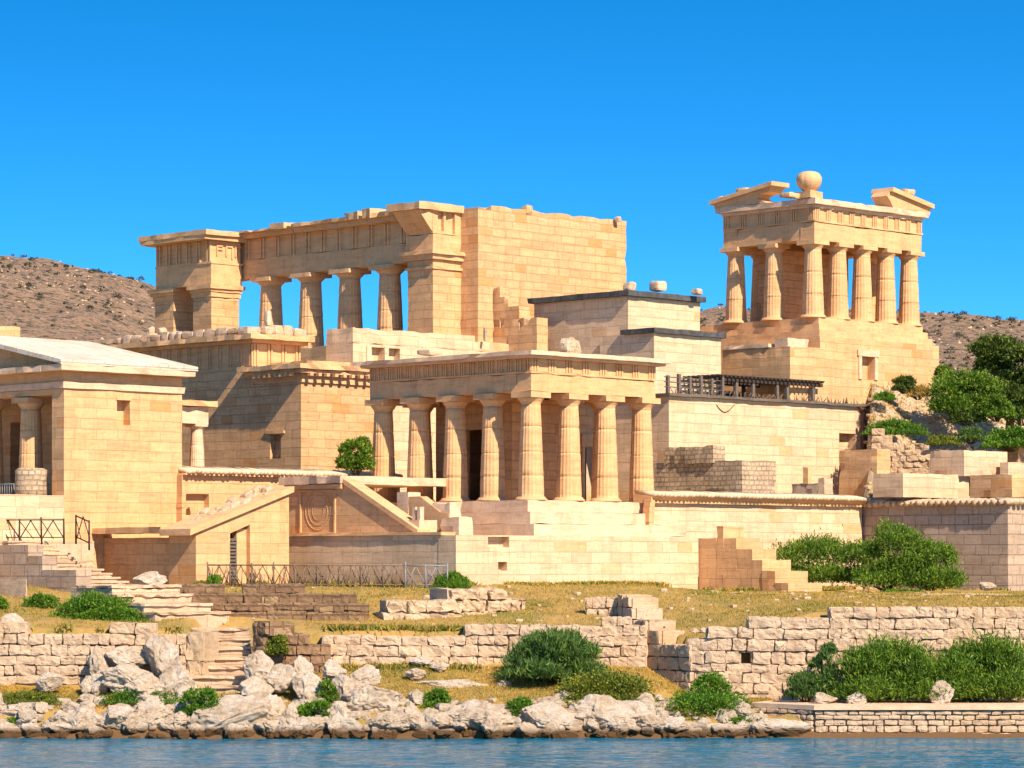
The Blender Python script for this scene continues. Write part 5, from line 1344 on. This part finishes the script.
tree('dark olive tree with uneven crown at the right edge of the hillside', 948, 1072, 338, 414, 422, 181, 52000, 51)
# dry grass
def grass(name, label, n, reg, mat, size, seed, up=.85):
    global rng; rng = np.random.default_rng(seed); x, y = reg(n)
    z = gfun(x, y); k = (z > .9); x, y, z = x[k], y[k], z[k]
    P = np.stack([x, y, z + size * .28], -1); N_ = np.tile([0, 0, 1.0], (len(x), 1))
    me = leaf_mesh(name, P, N_, size, up, M[mat], .22); o = bpy.data.objects.new(name, me); C.objects.link(o); tag(o, label, 'grass', None, 'stuff')
def terr(n):
    x = rng.uniform(-26, 30, n); yw = np.interp(x, WALL_X, WALL_Y); y = yw + 1.2 + rng.uniform(0, 1, n) * (150 - yw - 1.2)
    m_ = vnoise(x, y, .28, 61, 3); k = m_ > -.55 + rng.uniform(-.4, .4, n); x, y = x[k], y[k]
    U, V = (x + y) * c45, (y - x) * c45
    k = ~((x > -14.2) & (x < -9) & (y < 132.5)); x, y = x[k], y[k]
    return x, y
def bank(n):
    x = rng.uniform(-22, 11, n); yw = np.interp(x, WALL_X, WALL_Y); y = 122.6 + rng.uniform(0, 1, n) * (yw - 122.9)
    k = vnoise(x, y, .5, 62, 3) > -.45; return x[k], y[k]
def terrg(n):
    x, y = terr(n); k = vnoise(x, y, .22, 63, 3) > .24; return x[k], y[k]
def bankg(n):
    x, y = bank(n); k = vnoise(x, y, .4, 64, 3) > .15; return x[k], y[k]
grass('dry_grass', 'short dry golden grass on the terrace below the temples', 70000, terr, 'dry', .13, 71)
grass('green_grass', 'patches of short green grass on the terrace', 60000, terrg, 'leafyellow', .12, 72)
grass('bank_grass', 'dry grass on the bank above the shore rocks', 42000, bank, 'dry', .13, 73)
grass('bank_green_grass', 'green grass patches on the bank above the shore rocks', 16000, bankg, 'leafyellow', .13, 74)
def foot(n):
    segs = [((-2.6, 142.8), (9.6, 155.1)), ((11.0, 157.2), (19.4, 167.4)), ((26.4, 160.8), (19.9, 167.2)), ((-2.9, 143.0), (-11.2, 151.4)), ((-21, 126.3), (-13.8, 126.3)), ((-8, 129.2), (5, 129.3)), ((8.4, 126.9), (21, 126.9)), ((-9, 127.7), (4.6, 127.8)), ((-15.2, 143.9), (-12, 147)), ((12.2, 150.9), (9.8, 154.6))]
    P_ = []
    for (a, b) in segs:
        L_ = math.hypot(b[0] - a[0], b[1] - a[1]); k = int(n * L_ / 90); t = rng.uniform(0, 1, k); t = t[vnoise(t * L_, t * 0 + a[0], .45, 91, 3) > -.05]
        P_.append(np.stack([a[0] + (b[0] - a[0]) * t + rng.normal(0, .16, len(t)), a[1] + (b[1] - a[1]) * t - np.abs(rng.normal(0, .22, len(t)))], -1))
    P_ = np.concatenate(P_); return P_[:, 0], P_[:, 1]
grass('wall_weeds', 'weeds and tall dry grass growing along the foot of the walls', 7000, foot, 'leafyellow', .3, 77, .8)
grass('wall_dry_grass', 'tall dry grass stalks along the foot of the walls', 6000, foot, 'dry', .34, 78, .85)
shrub('olive-green bush below the big round shrub on the hillside', 948, 984, 404, 424, 176.5, 3000, .16, 'leafdark', .3, 5, seed=61, aspect=.45)
shrub('grey-green bush at the foot of the hillside tree at the right edge', 1000, 1046, 386, 424, 179.5, 5000, .17, 'leafgrey', .3, 6, seed=62, aspect=.4)
shrub('small yellow-green weed patch on the lower hillside terrace', 926, 958, 434, 446, 174.6, 1800, .15, 'leafyellow', .5, 6, seed=63, stems=False, aspect=.3, name='weeds', cat='weeds')
def hillg(n):
    px = rng.uniform(838, 1045, n); y = rng.uniform(170, 190, n); x = (px - CX) / F * y; k = vnoise(x, y, .35, 65, 3) > .05; return x[k], y[k]
grass('hillside_grass', 'dry yellow grass tufts on the stony hillside', 16000, hillg, 'dry', .2, 75)
# scrub and loose rock on the far hills
def hill_spots(n, seed):
    r = np.random.default_rng(seed); y = r.uniform(385, 640, n * 3); x = r.uniform(-130, 140, n * 3); z = hfun(x, y)
    k = (z > 14) & (r.random(n * 3) < .45 + 1.2 * vnoise(x, y, .06, 66, 3)); return x[k][:n], y[k][:n], z[k][:n]
def scrub():
    global rng; rng = np.random.default_rng(81); P, N_ = [], []
    for x, y, z in zip(*hill_spots(2600, 82)):
        s_ = rng.uniform(.18, .5) if rng.random() < .85 else rng.uniform(.5, 1.15)
        p, q = lobe_points([(x, y, z + s_ * .4, s_, s_, s_ * .8)], 18 if s_ < .5 else 60); P.append(p); N_.append(q)
    me = leaf_mesh('hill_scrub', np.concatenate(P), np.concatenate(N_), .34, .2, M['scrubleaf'], .65); o = bpy.data.objects.new('hill_scrub', me); C.objects.link(o)
    tag(o, 'dark scrub bushes dotted over the far arid hills', 'scrub', None, 'stuff')
    x, y, z = hill_spots(3600, 83); n = len(x); r = np.random.default_rng(84); s_ = r.uniform(.12, .5, n) ** 1.2
    base = np.array([[1, 0, 0], [0, 1, 0], [-1, 0, 0], [0, -1, 0], [0, 0, 1], [0, 0, -1]], float)
    a = r.uniform(0, 6.28, n); ca, sa = np.cos(a), np.sin(a)
    B = base[None] * r.uniform(.6, 1.3, (n, 6, 1)); X = B[..., 0] * ca[:, None] - B[..., 1] * sa[:, None]; Yy = B[..., 0] * sa[:, None] + B[..., 1] * ca[:, None]
    co = np.stack([X * s_[:, None] + x[:, None], Yy * s_[:, None] + y[:, None], B[..., 2] * s_[:, None] * .8 + z[:, None]], -1).reshape(-1, 3)
    tri = np.array([[0, 1, 4], [1, 2, 4], [2, 3, 4], [3, 0, 4], [1, 0, 5], [2, 1, 5], [3, 2, 5], [0, 3, 5]])
    fc = (tri[None] + 6 * np.arange(n)[:, None, None]).reshape(-1, 3)
    me = bpy.data.meshes.new('hill_rocks'); me.from_pydata(co.tolist(), [], fc.tolist()); me.materials.append(M['rubblestone'])
    o = bpy.data.objects.new('hill_rocks', me); C.objects.link(o); tag(o, 'pale loose rocks strewn over the far arid hills', 'rocks', None, 'stuff')
scrub()

# ------------------------------------------------------------------ rustic fences
def stick_fence(label, a, b, h, bays, seed, gate=False, mat='stick', dense=0):
    random.seed(seed); a, b = Vector(a), Vector(b); d = (b - a); L = d.length; d.normalize()
    t = thing('fence', label, 'fence', loc=a, rz=math.atan2(d.y, d.x))
    sl = (b.z - a.z) / L
    for i in range(bays + 1):
        x = L * i / bays; m = MB(); m.tube((x, 0, -.2 + sl * x), (x + random.uniform(-.03, .03), 0, h * random.uniform(.97, 1.08) + sl * x), .05, .04); m.build('post', M[mat], t)
    m = MB()
    for z_ in (h * .93,): m.tube((0, 0, z_), (L, 0, z_ + sl * L), .035)
    m.tube((0, 0, h * .12), (L, 0, h * .12 + sl * L), .03)
    m.build('rail', M[mat], t)
    m = MB(); w_ = L / bays
    for i in range(bays):
        x = i * w_; z_ = sl * x
        m.tube((x, .03, .05 + z_), (x + w_ * .5, .03, h * .9 + z_), .028); m.tube((x + w_ * .5, .03, h * .9 + z_), (x + w_, .03, .05 + z_), .028)
        m.tube((x, -.03, h * .9 + z_), (x + w_ * random.uniform(.4, .7), -.03, .05 + z_), .022)
        for k in range(dense):
            xx = x + random.random() * w_; m.tube((xx, .06, 0 + z_), (xx + random.uniform(-.35, .35), .08, h * random.uniform(.55, .95) + z_), .026, .014, 4)
    m.build('brace', M[mat], t); return t
stick_fence('long rustic stick fence along the foot of the podium wall', (wx(208, 142.8), 142.8, 5.92), (wx(405, 142.2), 142.2, 5.9), 1.12, 9, 1, dense=14)
stick_fence('pale grey braced metal gate at the right end of the stick fence', (wx(405, 142.1), 142.1, 5.9), (wx(447, 141.9), 141.9, 5.88), 1.12, 2, 2, mat='metal', dense=1)
fl_ = Fr(76, 139.6, 5.35); zl_ = wz(541, 145.5)
stick_fence('rustic cross-braced railing at the top of the broad left stair', (wx(-25, 146.5), 146.5, wz(540, 146.5)), (wx(64, 145.3), 145.3, wz(540, 145.3)), 1.05, 4, 3, mat='darkwood')
stick_fence('short leaning rail beside the head of the broad left stair', (wx(76, 144.6), 144.6, wz(540, 144.6)), (wx(89, 143.0), 143.0, wz(546, 143.0)), 1.25, 1, 4, mat='darkwood')
